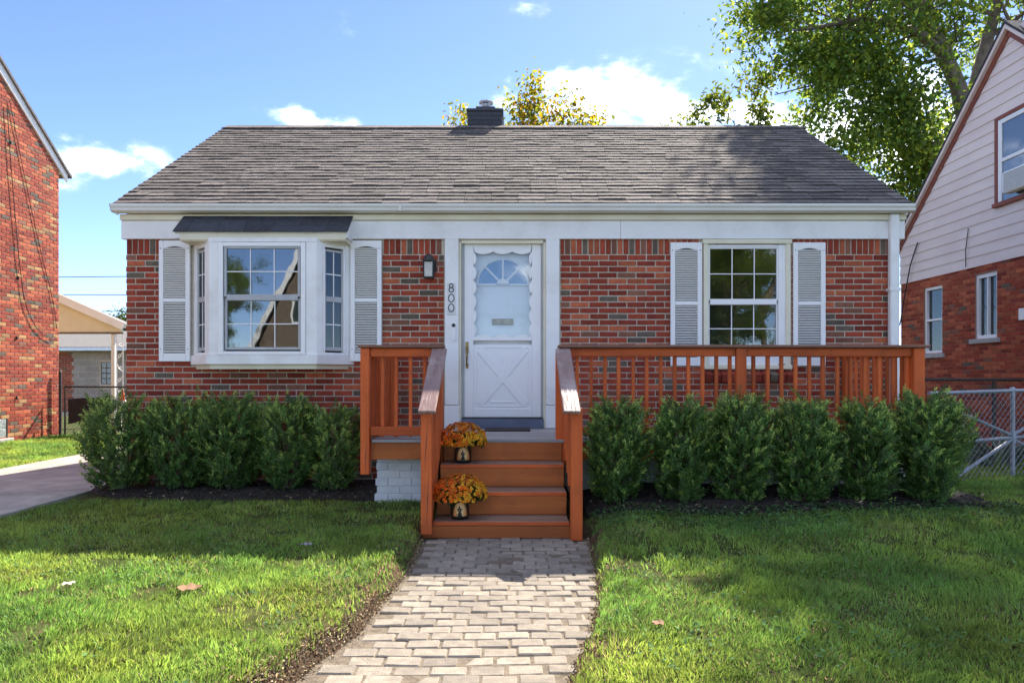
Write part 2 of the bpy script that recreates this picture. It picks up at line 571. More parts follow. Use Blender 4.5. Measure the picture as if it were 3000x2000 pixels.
M['wood_tread'] = mat('worn_tread', (.29, .185, .135), (.22, .135, .098), 7, .5, .25, 50, stretch=(.15, 1, 1), rnd=.1, bstretch=(.06, 1, 1), dirt=(.19, .10, .065), dscale=4, dirt_amt=.6)
M['wood_worn'] = mat('peeling_handrail', (.27, .17, .145), (.20, .11, .09), 14, .38, .5, 28, stretch=(1, .12, .3), bstretch=(1.6, .16, .3), dirt=(.52, .45, .40), dscale=5, dirt_amt=.6)
M['floor_grey'] = mat('porch_floor', (.36, .34, .33), (.27, .25, .245), 6, .55, .2, 60, stretch=(.2, 1, 1), rnd=.12)
M['blue_grey'] = mat('threshold_paint', (.13, .16, .23), (.10, .12, .18), 6, .45)
M['black'] = mat('black_metal', (.018, .018, .020), (.03, .03, .03), 20, .45)
M['brass'] = mat('old_brass', (.35, .24, .09), (.22, .15, .06), 25, .4, metal=.85)
M['steel'] = mat('galvanised_steel', (.36, .39, .44), (.28, .30, .34), 20, .45, metal=.3)
M['steel_dk'] = mat('rusted_steel', (.085, .065, .055), (.05, .04, .035), 20, .7, metal=.2)
M['tin'] = mat('flue_tin', (.62, .63, .66), (.48, .49, .52), 15, .35, metal=.8)
M['concrete'] = mat('concrete', (.42, .38, .33), (.30, .275, .24), 4, .92, .3, 90, dirt=(.19, .175, .16), dscale=1.6, dirt_amt=.75)
M['block'] = mat('concrete_block', (.40, .37, .34), (.33, .31, .28), 5, .95, .3, 80, rnd=.12)
M['stone'] = mat('sill_stone', (.46, .45, .43), (.38, .37, .36), 12, .85, .2, 80)
M['siding'] = mat('pinkish_siding', (.82, .69, .635), (.76, .62, .57), 2.5, .5, .05, 60, stretch=(1, .4, 2), dirt=(.62, .48, .46), dscale=1.2, dirt_amt=.35)
M['trim_red'] = mat('red_trim', (.27, .065, .035), (.20, .05, .03), 8, .6)
M['paver'] = mat('paver', (.315, .272, .215), (.235, .20, .16), 22, .9, .8, 150, rnd=.20, dirt=(.15, .13, .108), dscale=1.7, dirt_amt=.8)
M['sand'] = mat('joint_sand', (.19, .15, .105), (.10, .078, .055), 30, .95, .6, 120)
M['soil'] = mat('soil', (.085, .055, .035), (.045, .030, .020), 14, .95, .8, 60)
M['mulch'] = mat('mulch', (.035, .026, .020), (.015, .012, .010), 30, .95, .9, 90)
M['lawn'] = mat('lawn_soil', (.075, .095, .022), (.12, .10, .040), 9, .95, .5, 60, dirt=(.16, .12, .06), dscale=3, dirt_amt=.5)
M['bark'] = mat('bark', (.20, .155, .115), (.11, .083, .063), 14, .9, .9, 18, stretch=(1, 1, .25))
M['twig'] = mat('twig', (.20, .15, .105), (.12, .09, .065), 20, .85)
M['asphalt'] = mat('asphalt', (.15, .147, .143), (.11, .108, .105), 8, .95, .3, 200)
M['foliage'] = leafmat('leaf_green', .58, .42, .4)
M['box_leaf'] = leafmat('box_leaf', .38, .35, .5)
M['weed'] = leafmat('weed_leaf', .3, .75, .12)
M['shrub'] = leafmat('shrub_leaf', .22, .32, .55)
M['blade'] = leafmat('grass_blade', .45, .5, .3)
M['petal'] = leafmat('petal', .25, .6, .2)
M['turf'] = leafmat('turf_soil', .0, .95, .1)
M['chip'] = leafmat('mulch_chip', .0, .9, .2)
M['print'] = leafmat('pot_print', .0, .35, .5)
M['glass'] = glassmat('window_glass', .14, (.55, .6, .6), .05)
M['glass_soft'] = glassmat('storm_glass', .045, (.93, .95, .95), .03)
M['glass_dk'] = glassmat('dark_glass', .06, (.5, .55, .55), .06)
M['glass_plain'] = glassmat('plain_window_glass', .10, (.72, .74, .72), .08)
M['slot_shade'] = mat('louvre_slot_shade', (.22, .22, .22), None, 5, .9)  # grey that paints the shade in the shutter slots
M['glass_blk'] = mat('glass_block', (.42, .46, .46), (.20, .23, .24), 22, .12, .5, 30)
M['frost'] = mat('frosted_lamp_glass', (.62, .60, .52), (.50, .46, .38), 30, .2)
M['inside'] = mat('room_wall', (.34, .32, .29), (.28, .26, .24), 2, .9)
M['cable'] = mat('black_cable', (.012, .012, .012), None, 5, .6)
M['tarp'] = mat('grey_cover', (.10, .10, .105), (.06, .06, .065), 6, .8, .5, 12)
M['mesh_fabric'] = mat('dark_privacy_fabric', (.045, .030, .026), (.03, .02, .018), 30, .9)
M['orange_plastic'] = mat('orange_plastic', (.55, .08, .02), None, 5, .4)
M['black_pot'] = mat('black_glazed_pot', (.010, .009, .008), (.016, .013, .010), 14, .3)
M['plate'] = mat('number_plate', (.80, .80, .80), None, 5, .4)

# ------------------------------------------------------------------ ground levels (metres). The walk is z=0 at the steps, the lawn lies 0.1 higher
GZ = 0.10
WALK_L = [(5.62, -.69), (5.43, -.686), (4.70, -.672), (4.48, -.69), (3.90, -.73), (3.557, -.754), (3.36, -.796), (3.18, -.859), (2.98, -.904), (2.6, -1.0), (2.0, -1.13), (0, -1.5), (-4, -1.9)]
WALK_R = [(5.62, .58), (5.43, .568), (4.52, .504), (4.07, .465), (3.67, .398), (3.316, .296), (2.98, .208), (2.6, .12), (2.0, .0), (0, -.32), (-4, -.7)]

def edge(tab, y):
    ys = np.array([t[0] for t in tab][::-1])
    xs = np.array([t[1] for t in tab][::-1])
    return np.interp(y, ys, xs)

ground = MB()
ground.add([(-700, -700, -.08), (700, -700, -.08), (700, 900, -.08), (-700, 900, -.08)], [(0, 1, 2, 3)])
ground.obj('ground', M['lawn'], kind='structure')

def walk_dist(x, y):
    """distance outside the brick walk (negative on it); beyond its end at the steps the walk stops"""
    l, r = edge(WALK_L, y), edge(WALK_R, y)
    d = np.maximum(l - x, x - r)
    return np.where(y > 5.62, np.hypot(np.maximum(d, 0), np.maximum(y - 5.62, 0)) + .0, d)

def bed_front(x):
    """y of the front edge of the planting beds"""
    return np.where(x < 0, 6.78 + .04 * np.sin(x * 2.3) + np.clip(-x - 3.95, 0, 3) * .6, 5.74 + .05 * np.sin(x * 1.9 + 1) + np.clip(x - 3.4, 0, 2) * .12)

def lawn_height(x, y):
    d = walk_dist(x, y)
    t = np.clip((d - .015) / .13, 0, 1)
    h = GZ * t * t * (3 - 2 * t) - .03 * (d < 0)
    h = h + .10 * np.clip((x - .62) / .35, 0, 1) * np.clip((y - 4.7) / 1.1, 0, 1) * np.clip((9.5 - y) / 2.5, 0, 1)
    h = h + t * (.035 * (vnoise(x, y, .9, 1) - .5) + .02 * (vnoise(x, y, .25, 2) - .5))
    return h - .012 * (1 - t)

gx = np.arange(-14, 14.01, .07)
gy = np.arange(-3, 22.01, .07)
GX, GY = np.meshgrid(gx, gy)
H = lawn_height(GX, GY)
nx, ny = len(gx), len(gy)
V = np.stack([GX, GY, H], axis=2).reshape(-1, 3)
ii = (np.arange(ny - 1)[:, None] * nx + np.arange(nx - 1)[None, :]).ravel()
F = np.stack([ii, ii + 1, ii + nx + 1, ii + nx], axis=1).ravel()
wd = walk_dist(GX, GY)
soil_t = np.clip(1 - (wd - .10 - .12 * vnoise(GX, GY, .2, 13)) / .10, 0, 1)
soil_t = np.maximum(soil_t, .25 * (vnoise(GX, GY, .25, 14) > .55))[..., None]
LC = np.array((.050, .068, .016)) * (1 - soil_t) + np.array((.080, .050, .030)) * soil_t
LC = LC * (.6 + .8 * vnoise(GX, GY, .09, 15))[..., None]
me = np_mesh('lawn', V, F, np.full(len(ii), 4), M['turf'], LC.reshape(-1, 3), smooth=True)
o = link(bpy.data.objects.new('lawn', me))
tag(o, kind='structure')

# driveway between the houses, one slab sheet with joints
dw = MB()
for ya, yb_ in ((-3.0, 2.90), (2.91, 6.925), (6.935, 10.9), (10.91, 14.9), (14.91, 22), (22.01, 30)):
    dw.box(-6.65, -4.44, ya, yb_, .03, GZ + .036, .006)
dw.obj('driveway', M['concrete'], kind='structure')
sw_ = MB()
for k in range(-14, 15):
    sw_.box(k * 1.5 + .005, k * 1.5 + 1.495, -4.7, -3.15, -.06, .06, .006)
sw_.obj('sidewalk', M['concrete'], kind='structure')
rd = MB()
rd.box(-300, 300, -13.5, -6.8, -.079, -.02)
rd.obj('road', M['asphalt'], kind='structure')
kb = MB()
for ya in (-6.795, -13.66):
    kb.box(-300, 300, ya, ya + .15, -.079, .09, .01)
kb.obj('kerb', M['concrete'], kind='structure')

# planting beds
def bed(name, x0, x1, y1):
    xs = np.linspace(x0, x1, 60)
    ys_n = 14
    vs_, fs = [], []
    for i, x in enumerate(xs):
        yf = float(bed_front(np.array(x)))
        for j in range(ys_n):
            y = yf + (y1 - yf) * j / (ys_n - 1)
            z = (GZ if x < 0 else GZ + .095 * min(1, (x - .62) / .35)) + .012 + .05 * min(1, j / 3) + .03 * (float(vnoise(x, y, .18, 5)) - .5) - (.03 if j == 0 else 0)
            vs_.append((x, y, z))
    for i in range(len(xs) - 1):
        for j in range(ys_n - 1):
            a = i * ys_n + j
            fs.append((a, a + ys_n, a + ys_n + 1, a + 1))
    b = MB()
    b.add(vs_, fs, 0, True)
    return b.obj(name, M['mulch'], kind='structure')
bed('planting_bed', -4.42, -1.36, 7.79)
bed('planting_bed', .64, 4.18, 6.9)

# brick walk
path = MB()
ys = [5.62 - i * .12 for i in range(60)]
vs_ = []
for y in ys:
    vs_ += [(float(edge(WALK_L, y)) - .05, y, .005), (float(edge(WALK_R, y)) + .05, y, .005)]
path.add(vs_, [(2 * i, 2 * i + 2, 2 * i + 3, 2 * i + 1) for i in range(len(ys) - 1)])
path_o = path.obj('path', M['sand'], kind='structure')
pv_mesh = []
for k in range(8):
    b = MB()
    b.xbox(Matrix.Rotation(random.uniform(-.02, .02), 4, 'X') @ Matrix.Rotation(random.uniform(-.02, .02), 4, 'Y'), .165 + random.uniform(-.004, .002), .0955 + random.uniform(-.003, .0015), .06, .007)
    pv_mesh.append(b.mesh('paver', M['paver']))
row, y, npav = 0, 5.575, 0
while y > 2.42 and npav < 296:
    l, r = float(edge(WALK_L, y)), float(edge(WALK_R, y))
    slant = (float(edge(WALK_R, y - .3)) - float(edge(WALK_R, y + .3)) + float(edge(WALK_L, y - .3)) - float(edge(WALK_L, y + .3))) / 1.2
    x = l + (0.0 if row % 2 else -.085) + random.uniform(-.012, .012)
    while x < r - .03:
        if x > l - .06:
            o = bpy.data.objects.new('paver', random.choice(pv_mesh))
            cx = x + .08
            wave = .012 * math.sin(cx * 4 + y * 2)
            link(o, path_o, (cx, y + wave + random.uniform(-.004, .004), -.018 + random.uniform(-.005, .005) + .01 * (float(vnoise(cx, y, .5, 9)) - .5)))
            o.rotation_euler = (random.uniform(-.02, .02), random.uniform(-.02, .02), random.uniform(-.03, .03) + (PI if random.random() < .5 else 0))
            if x < l - .01 or x + .16 > r + .04:
                o.scale.x = random.uniform(.72, .98)
            npav += 1
        x += .170 + random.uniform(-.003, .004)
    y -= .0985 if y < 5.0 else .101
    row += 1

# ------------------------------------------------------------------ brick laying
BRICK_MATS = [M['br_red'], M['br_deep'], M['br_org'], M['br_brn'], M['br_gry'], M['br_tan'], M['br_wht'], M['br_drk']]
_bcache = {}
def brick_mesh(mi, L, Hh, D, k, axis):
    key = (mi, round(L, 3), round(Hh, 3), D, k, axis)
    if key not in _bcache:
        b = MB()
        r = random.Random(str(key))
        if axis == 'x':
            b.xbox(Matrix.Rotation(r.uniform(-.006, .006), 4, 'Y'), L - r.uniform(0, .004), D, Hh - r.uniform(0, .003), .003)
        else:
            b.xbox(Matrix.Rotation(r.uniform(-.006, .006), 4, 'X'), D, L - r.uniform(0, .004), Hh - r.uniform(0, .003), .003)
        _bcache[key] = b.mesh('brick', BRICK_MATS[mi])
    return _bcache[key]

def lay_bricks(parent, axis, plane, sgn, rows, mod, ch, joint, weights, score, depth=.05, proud=.009, limit=298, jit=.0015):
    """rows: list of (z centre, [(u0,u1),...], offset, vertical?). plane: the mortar face; sgn: the way the face looks along the other axis.
    The `limit` best scored bricks become objects of their own, the rest one part."""
    pieces = []
    for z, segs, off, hgt, L in rows:
        for u0, u1 in segs:
            u = math.floor((u0 - off) / L) * L + off
            while u < u1:
                a, b = max(u, u0), min(u + L, u1)
                if b - a > .03:
                    pieces.append(((a + b) / 2, z, b - a - joint, hgt))
                u += L
    pieces = [(p, score(p[0], p[1])) for p in pieces]
    pieces.sort(key=lambda t: -t[1])
    rest = MB()
    for i, ((u, z, L, hgt), s) in enumerate(pieces):
        mi = random.choices(range(len(weights)), weights)[0]
        out = plane + sgn * (proud - depth / 2 + random.uniform(-jit, jit))
        if i < limit:
            full = abs(L + joint - mod) < .004
            me = brick_mesh(mi, L if not full else mod - joint, hgt, depth, random.randrange(4), axis)
            o = bpy.data.objects.new('brick', me)
            link(o, parent, (u, out, z) if axis == 'x' else (out, u, z))
        else:
            T = Matrix.Translation((u, out, z) if axis == 'x' else (out, u, z))
            rest.xbox(T, L if axis == 'x' else depth, depth if axis == 'x' else L, hgt, .003, mi)
    if rest.V:
        rest.obj('brick_courses', BRICK_MATS, parent, kind='stuff')

def cut(u0, u1, z, h, holes):
    segs = [(u0, u1)]
    for a, b, c, d in holes:
        if z + h / 2 > c + .012 and z - h / 2 < d - .012:
            ns = []
            for s0, s1 in segs:
                if b <= s0 or a >= s1:
                    ns.append((s0, s1))
                else:
                    if a - s0 > .03:
                        ns.append((s0, a))
                    if s1 - b > .03:
                        ns.append((b, s1))
            segs = ns
    return segs

def holed_wall(name, m, parent, axis, plane, back, u0, u1, z0, z1, holes, **kw):
    """wall slab between plane and back with rectangular holes, reveals included, no inner faces"""
    us = sorted({u0, u1, *[h[0] for h in holes], *[h[1] for h in holes]})
    zs = sorted({z0, z1, *[h[2] for h in holes], *[h[3] for h in holes]})
    solid = {}
    for i in range(len(us) - 1):
        for j in range(len(zs) - 1):
            cu, cz = (us[i] + us[i + 1]) / 2, (zs[j] + zs[j + 1]) / 2
            solid[i, j] = not any(h[0] < cu < h[1] and h[2] < cz < h[3] for h in holes)
    b = MB()
    P = (lambda u, d, z: (u, d, z)) if axis == 'x' else (lambda u, d, z: (d, u, z))
    for (i, j), s in solid.items():
        if not s:
            continue
        a0, a1, c0, c1 = us[i], us[i + 1], zs[j], zs[j + 1]
        b.add([P(a0, plane, c0), P(a1, plane, c0), P(a1, plane, c1), P(a0, plane, c1)], [(0, 1, 2, 3)])
        b.add([P(a0, back, c0), P(a1, back, c0), P(a1, back, c1), P(a0, back, c1)], [(0, 3, 2, 1)])
        for di, dj, e in ((-1, 0, (a0, a0, c0, c1)), (1, 0, (a1, a1, c0, c1)), (0, -1, (a0, a1, c0, c0)), (0, 1, (a0, a1, c1, c1))):
            if not solid.get((i + di, j + dj), False):
                b.add([P(e[0], plane, e[2]), P(e[1], plane, e[3]), P(e[1], back, e[3]), P(e[0], back, e[2])] if di else
                      [P(e[0], plane, e[2]), P(e[1], plane, e[2]), P(e[1], back, e[2]), P(e[0], back, e[2])], [(0, 1, 2, 3)])
    return b.obj(name, m, parent, **kw)

# ------------------------------------------------------------------ the bungalow
HX0, HX1 = -4.417, 4.422
FY = 7.8                     # brick face
FZ = 2.897                   # underside of the frieze
house = thing('brick_house', (0, FY, GZ), 'red brick bungalow with white bay window, white front door and grey shingle roof', 'house')
holes = [(-3.60, -1.875, 1.46, 2.86), (-.607, .387, .70, 2.87), (2.20, 3.157, 1.43, 2.88)]
wall = holed_wall('wall', M['mortar'], house, 'x', FY + .007, FY + .22, HX0 + .012, HX1 - .012, -.1, 3.20, holes)
CH = .0673
SH = .216
bh = [(-4.019, -3.636, 1.504, 2.9), (-3.66, -1.82, 1.43, 2.9), (-1.84, -1.485, 1.504, 2.9), (-.775, .55, .2, 2.9), (1.83, 2.14, 1.48, 2.84), (2.16, 3.19, 1.30, 2.9), (3.225, 3.545, 1.48, 2.84)]
rows = []
z = GZ + .0 + CH / 2
r_i = 0
while z < 2.757:
    rows.append((z, cut(HX0, HX1, z, CH * .8, bh), (0, SH / 2)[r_i % 2] + .02 + random.uniform(-.006, .006), CH - .013, SH))
    z += CH
    r_i += 1
ztop = z - CH / 2
rows.append(((ztop + FZ + .02) / 2, cut(HX0, HX1, 2.80, .05, [h for h in bh if h[3] > 2.87]), .0, FZ + .02 - ztop - .011, .0668))
def fscore(u, z_):
    s = 10 if z_ > 1.62 else (6 if z_ > .75 else 0)
    if -.9 < u < -.7 or (u > 4.2):
        s -= 3
    if -4.4 < u < -1.4 and z_ < 1.42:
        s = 9 if z_ > .95 else 2
    if z_ > 2.75:
        s = 8
    return s + random.random() * 4
lay_bricks(wall, 'x', FY + .007, -1, rows, SH, CH, .0125, [50, 22, 13, 7, 8, 0, 0, 0], fscore)
# side and back walls, floor and the closed gables
MB().box(HX0 + .012, HX0 + .22, FY + .222, 13.2, -.1, 3.2).obj('wall', M['br_red'], house)
MB().box(HX1 - .22, HX1 - .012, FY + .222, 13.2, -.1, 3.2).obj('wall', M['br_red'], house)
MB().box(HX0 + .012, HX1 - .012, 13.202, 13.4, -.1, 3.2).obj('wall', M['br_red'], house)
MB().box(HX0 + .23, HX1 - .23, FY + .23, 13.19, .60, .68).obj('room_floor', M['inside'], house)
MB().box(HX0 + .23, HX1 - .23, FY + 1.3, FY + 1.4, .69, 3.1).obj('room_wall', M['inside'], house)
MB().box(HX0 + .23, HX1 - .23, FY + .23, 13.19, 3.1, 3.15).obj('room_ceiling', M['inside'], house)

# frieze, soffit strip, fascia, gutter
fr = bx('frieze_board', M['white'], house, -4.447, 1.235, FY - .035, FY + .03, FZ, 3.105, .004)
bx('frieze_board', M['white'], house, 1.238, 4.47, FY - .035, FY + .03, FZ, 3.105, .004)
bx('soffit_strip', M['cream'], house, -4.45, 4.475, FY - .062, FY + .03, 3.107, 3.172, .006)
g = MB()
gp = [(7.735, 3.176), (7.655, 3.176), (7.628, 3.190), (7.626, 3.215), (7.612, 3.236), (7.612, 3.262), (7.628, 3.262), (7.628, 3.242), (7.64, 3.222), (7.642, 3.196), (7.66, 3.187), (7.728, 3.187), (7.728, 3.262), (7.735, 3.262)]
g.prism(gp, 'x', -4.49, 4.51)
for xe in (-4.49, 4.507):
    g.prism([(7.735, 3.176), (7.655, 3.176), (7.628, 3.190), (7.626, 3.215), (7.612, 3.236), (7.612, 3.26), (7.735, 3.26)], 'x', xe - .002, xe + .005)
gut = g.obj('gutter', M['gutter'], house)
bx('gutter_seam', M['gutter'], gut, -1.262, -1.234, 7.606, 7.64, 3.178, 3.258, .002)

# downspout at the right corner
d = MB()
d.box(4.277, 4.38, FY - .095, FY - .02, .30, 3.17, .012)
ds = d.obj('downspout', M['white'], house)
bx('strap', M['white'], ds, 4.268, 4.389, FY - .10, FY - .004, 2.30, 2.335, .002)
d = MB()
d.bar((4.329, FY - .055, .32), (4.329, FY - .30, .20), .10, .07, .01)
d.obj('downspout_elbow', M['white'], ds)

# roof
EA = (7.64, 3.262)
RI = (10.6, 5.185)
ang = math.atan2(RI[1] - EA[1], RI[0] - EA[0])
SL = math.hypot(RI[0] - EA[0], RI[1] - EA[1])
ca, sa = math.cos(ang), math.sin(ang)
def on_roof(s, off=0.0):
    return EA[0] + ca * s - sa * off, EA[1] + sa * s + ca * off
rf = MB()
yb = 2 * RI[0] - EA[0]
rf.prism([EA, RI, (yb, EA[1]), (yb, EA[1] - .05), (RI[0], RI[1] - .06), (EA[0] + .02, EA[1] - .05)], 'x', -4.455, 4.465)
roof = rf.obj('roof', M['shingle_r'], house)
gb = MB()
for xg in (HX0 + .03, HX1 - .05):
    gb.prism([(7.84, 3.2), (RI[0], 5.11), (13.36, 3.2)], 'x', xg, xg + .02)
gb.obj('gable_wall', M['white'], house)
for xg in (-4.452, 4.448):
    q = MB()
    q.bar((xg + .002, 7.66, 3.20), (xg + .002, RI[0], 5.115), .018, .12, .002)
    q.obj('rake_board', M['white'], house)
# shingles
sh_mesh = []
for k in range(10):
    b = MB()
    w, t, Lsh = .302 + random.uniform(-.003, .002), .0165 + random.uniform(-.003, .004), .165
    n = 5
    vs_ = []
    cur = [random.uniform(-.0015, .0025) for _ in range(n)]
    dy = [random.uniform(-.0025, .0025) for _ in range(n)]
    for j in range(n):
        x = -w / 2 + w * j / (n - 1)
        vs_ += [(x, dy[j], 0), (x, dy[j], t + cur[j]), (x, Lsh, .004), (x, Lsh, 0)]
    fs = []
    for j in range(n - 1):
        a, c = j * 4, j * 4 + 4
        fs += [(a, c, c + 1, a + 1), (a + 1, c + 1, c + 2, a + 2), (a + 2, c + 2, c + 3, a + 3)]
    fs += [(0, 1, 2, 3), ((n - 1) * 4, (n - 1) * 4 + 3, (n - 1) * 4 + 2, (n - 1) * 4 + 1)]
    b.add(vs_, fs)
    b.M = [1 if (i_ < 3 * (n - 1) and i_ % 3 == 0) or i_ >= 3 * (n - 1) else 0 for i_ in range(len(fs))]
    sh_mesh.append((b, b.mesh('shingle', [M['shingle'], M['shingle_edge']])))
EXP = .1255
ncourse = int(SL / EXP)
Rm = Matrix.Rotation(ang, 4, 'X')
cnt = 0
rest = MB()
for c in range(ncourse + 1):
    s = c * EXP - .012
    x = -4.46 + (-.302 * random.choice((.33, .66, .5, .15)))
    while x < 4.46:
        x0, x1 = max(x, -4.462), min(x + .305, 4.474)
        if x1 - x0 > .05:
            b, me = random.choice(sh_mesh)
            xm = (x0 + x1) / 2
            wob = .007 * (float(vnoise(xm, c * .31, .9, 3)) - .5)
            yy, zz = on_roof(s + wob + random.uniform(-.002, .002), .002 + .004 * float(vnoise(xm, c * .7, .5, 4)) + .0005 * (c % 2))
            scx = (x1 - x0 - .003) / .302
            if cnt < 298 and -4.4 < xm < 4.4:
                o = bpy.data.objects.new('shingle', me)
                link(o, roof, (xm, yy, zz))
                o.rotation_euler = (ang + random.uniform(-.006, .006), random.uniform(-.005, .005), 0)
                o.scale.x = scx
                cnt += 1
            else:
                T = Matrix.Translation((xm, yy, zz)) @ Rm @ Matrix.Diagonal((scx, 1, 1, 1))
                rest.add([T @ Vector(v) for v in b.V], b.F)
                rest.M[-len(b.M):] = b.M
        x += .305
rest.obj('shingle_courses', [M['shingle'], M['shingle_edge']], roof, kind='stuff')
rc = MB()
x = -4.46
while x < 4.46:
    T = Matrix.Translation((x + .11, RI[0], RI[1] + .012)) @ Matrix.Rotation(random.uniform(-.01, .01), 4, 'Y')
    for sgn in (-1, 1):
        rc.xbox(T @ Matrix.Rotation(-sgn * ang * .75, 4, 'X') @ Matrix.Translation((0, sgn * .06, .004 + .0007 * (int(x * 9) % 2))), .235, .125, .009, .001)
    x += .2
rc.obj('ridge_cap', M['shingle'], roof, kind='stuff')

# chimney
ch = MB()
ch.box(-.70, -.155, 10.75, 11.35, 4.4, 5.50)
chim = ch.obj('chimney', M['br_drk'], house)
rows = []
z = 4.97
k = 0
while z < 5.47:
    rows.append((z, [(-.706, -.149)], (.0, .105)[k % 2], .062, .21))
    z += .0705
    k += 1
lay_bricks(chim, 'x', 10.75, -1, rows, .21, .07, .008, [0, 0, 0, 0, 0, 0, 0, 1], lambda u, z: random.random(), proud=.006)
bx('chimney_cap', M['br_drk'], chim, -.72, -.135, 10.735, 11.37, 5.502, 5.548, .008)
bx('flue_block', M['br_drk'], chim, -.575, -.265, 10.86, 11.22, 5.549, 5.625, .008)
fl = MB()
fl.lathe([(.14, 5.625), (.12, 5.645), (.075, 5.67), (.075, 5.715)], -.42, 11.04, 20)
fl.obj('flue_pipe', M['tin'], chim)
fl = MB()
fl.lathe([(.055, 5.72), (.115, 5.735), (.12, 5.755), (.09, 5.772), (.02, 5.782), (0, 5.782)], -.42, 11.04, 20)
for k in range(6):
    a = k * PI / 3
    fl.tube([(-.42 + .1 * math.cos(a), 11.04 + .1 * math.sin(a), 5.65), (-.42 + .1 * math.cos(a), 11.04 + .1 * math.sin(a), 5.735)], .006, 5)
fl.obj('flue_cap', M['tin'], chim)

# ------------------------------------------------------------------ windows of the bungalow
def sash_window(parent, gx0, gx1, zt, zm1, zm0, zb, y, frame_m, glass_m, nx=3, back=.03, bar=.011, fw=.03, grid=True, muntin_m=None):
    """two sashes, one over the other; the glass rectangles are gx0..gx1 by (zm1..zt) and (zb..zm0); y is the face of the upper sash"""
    muntin_m = muntin_m or M['vinyl']
    for k, (z0, z1, yy) in enumerate(((zm1, zt, y), (zb, zm0, y + back * .6))):
        s = MB()
        s.box(gx0 - fw, gx0, yy - .016, yy + .016, z0 - fw * (1 if k == 0 else 1.1), z1 + fw, .003)
        s.box(gx1, gx1 + fw, yy - .016, yy + .016, z0 - fw * (1 if k == 0 else 1.1), z1 + fw, .003)
        s.box(gx0 + .0005, gx1 - .0005, yy - .014, yy + .014, z1, z1 + fw, .003)
        s.box(gx0 + .0005, gx1 - .0005, yy - .017, yy + .014, (zm0 + .002) if k == 0 else z0 - fw * 1.1, z0, .003)
        so = s.obj('sash', frame_m, parent)
        p = MB()
        p.box(gx0, gx1, yy + .002, yy + .006, z0, z1)
        p.obj('pane', glass_m, parent)
        if grid:
            for i in range(1, nx):
                xm = gx0 + (gx1 - gx0) * i / nx
                bx('muntin', muntin_m, parent, xm - bar / 2, xm + bar / 2, yy - .007, yy + .0005, z0, z1, .002)
            zm = (z0 + z1) / 2
            bx('muntin', muntin_m, parent, gx0, gx1, yy - .0085, yy - .001, zm - bar / 2, zm + bar / 2, .002)

# right front window
win = MB()
wx0, wx1, wz0, wz1 = 2.183, 3.174, 1.415, 2.893
win.box(wx0, wx0 + .055, FY - .03, FY + .06, wz0 + .05, wz1 - .05, .005)
win.box(wx1 - .055, wx1, FY - .03, FY + .06, wz0 + .05, wz1 - .05, .005)
win.box(wx0 - .012, wx1 + .012, FY - .036, FY + .06, wz1 - .05, wz1, .005)
win.box(wx0 - .012, wx1 + .012, FY - .05, FY + .06, wz0, wz0 + .05, .006)
window = win.obj('window', M['cream'], house)
s = MB()
s.box(2.215, 2.245, FY - .012, FY + .05, 1.48, 2.835, .003)
s.box(3.041, 3.125, FY - .012, FY + .05, 1.48, 2.835, .003)
s.box(2.2455, 3.0405, FY - .010, FY + .05, 2.808, 2.835, .003)
s.box(2.2455, 3.0405, FY - .010, FY + .05, 1.466, 1.575, .004)
s.obj('window_frame', M['vinyl'], window)
sash_window(window, 2.262, 3.024, 2.790, 2.218, 2.152, 1.606, FY + .01, M['vinyl'], M['glass_plain'], fw=.016)
# sloping brick sill
q = MB()
sill_bricks = []
for i in range(11):
    x0 = 2.185 + i * .0915
    T = Matrix.Translation((x0 + .045, FY - .025, 1.345)) @ Matrix.Rotation(math.radians(22), 4, 'X')
    b = MB()
    b.xbox(T, .083, .17, .095, .006)
    o = b.obj('brick', random.choice([M['br_deep'], M['br_deep'], M['br_brn'], M['br_gry']]), window)

def shutter(x0, x1, z0, z1, y, label):
    t = x1 - x0
    st = t * .145
    b = MB()
    b.box(x0, x0 + st, y - .028, y, z0, z1, .004)
    b.box(x1 - st, x1, y - .028, y, z0, z1, .004)
    zt, zb, zm = z1 - (z1 - z0) * .052, z0 + (z1 - z0) * .068, z0 + (z1 - z0) * .507
    b.box(x0 + st, x1 - st, y - .026, y, z0, zb, .004)
    b.box(x0 + st, x1 - st, y - .026, y, zm - .022, zm + .022, .004)
    b.box(x0 + st, x1 - st, y - .026, y, zt + .012, z1, .004)
    # arched head of the upper panel
    n = 10
    poly = [(x0 + st, zt + .014)] + [(x0 + st + (t - 2 * st) * i / n, zt - .012 + .02 * math.sin(PI * min(1, max(0, (i / n - .12) / .76)))) for i in range(n + 1)] + [(x1 - st, zt + .014)]
    b.prism(poly, 'y', y - .0245, y - .004)
    o = b.obj('shutter', M['vinyl'], house, label=label)
    b = MB()
    b.box(x0 + st, x1 - st, y - .004, y - .001, zb, zm - .02)
    b.box(x0 + st, x1 - st, y - .004, y - .001, zm + .02, zt + .013)
    b.obj('slot_shade_sheet', M['slot_shade'], o)  # sheet painting in the shade between the slats
    me = None
    for za, zc, n in ((zb + .006, zm - .026, 20), (zm + .026, zt - .010, 22)):
        for i in range(n):
            zc_ = za + (zc - za) * (i + .5) / n
            if me is None:
                s_ = MB()
                s_.xbox(Matrix.Rotation(math.radians(-32), 4, 'X'), t - 2 * st - .004, .024, .0075, .002)
                me = s_.mesh('slat', M['vinyl'])
            link(bpy.data.objects.new('slat', me), o, ((x0 + x1) / 2, y - .0145, zc_))
    for zz in (z0 + .14, z1 - .09):
        for xx in (x0 + st * .4, x1 - st * .4):
            q_ = MB()
            q_.tube([(xx, y - .031, zz), (xx, y - .026, zz)], .006, 6)
            q_.obj('screw', M['steel_dk'], o)
shutter(-4.019, -3.666, 1.504, 2.879, FY - .008, 'white louvred shutter left of the bay window')
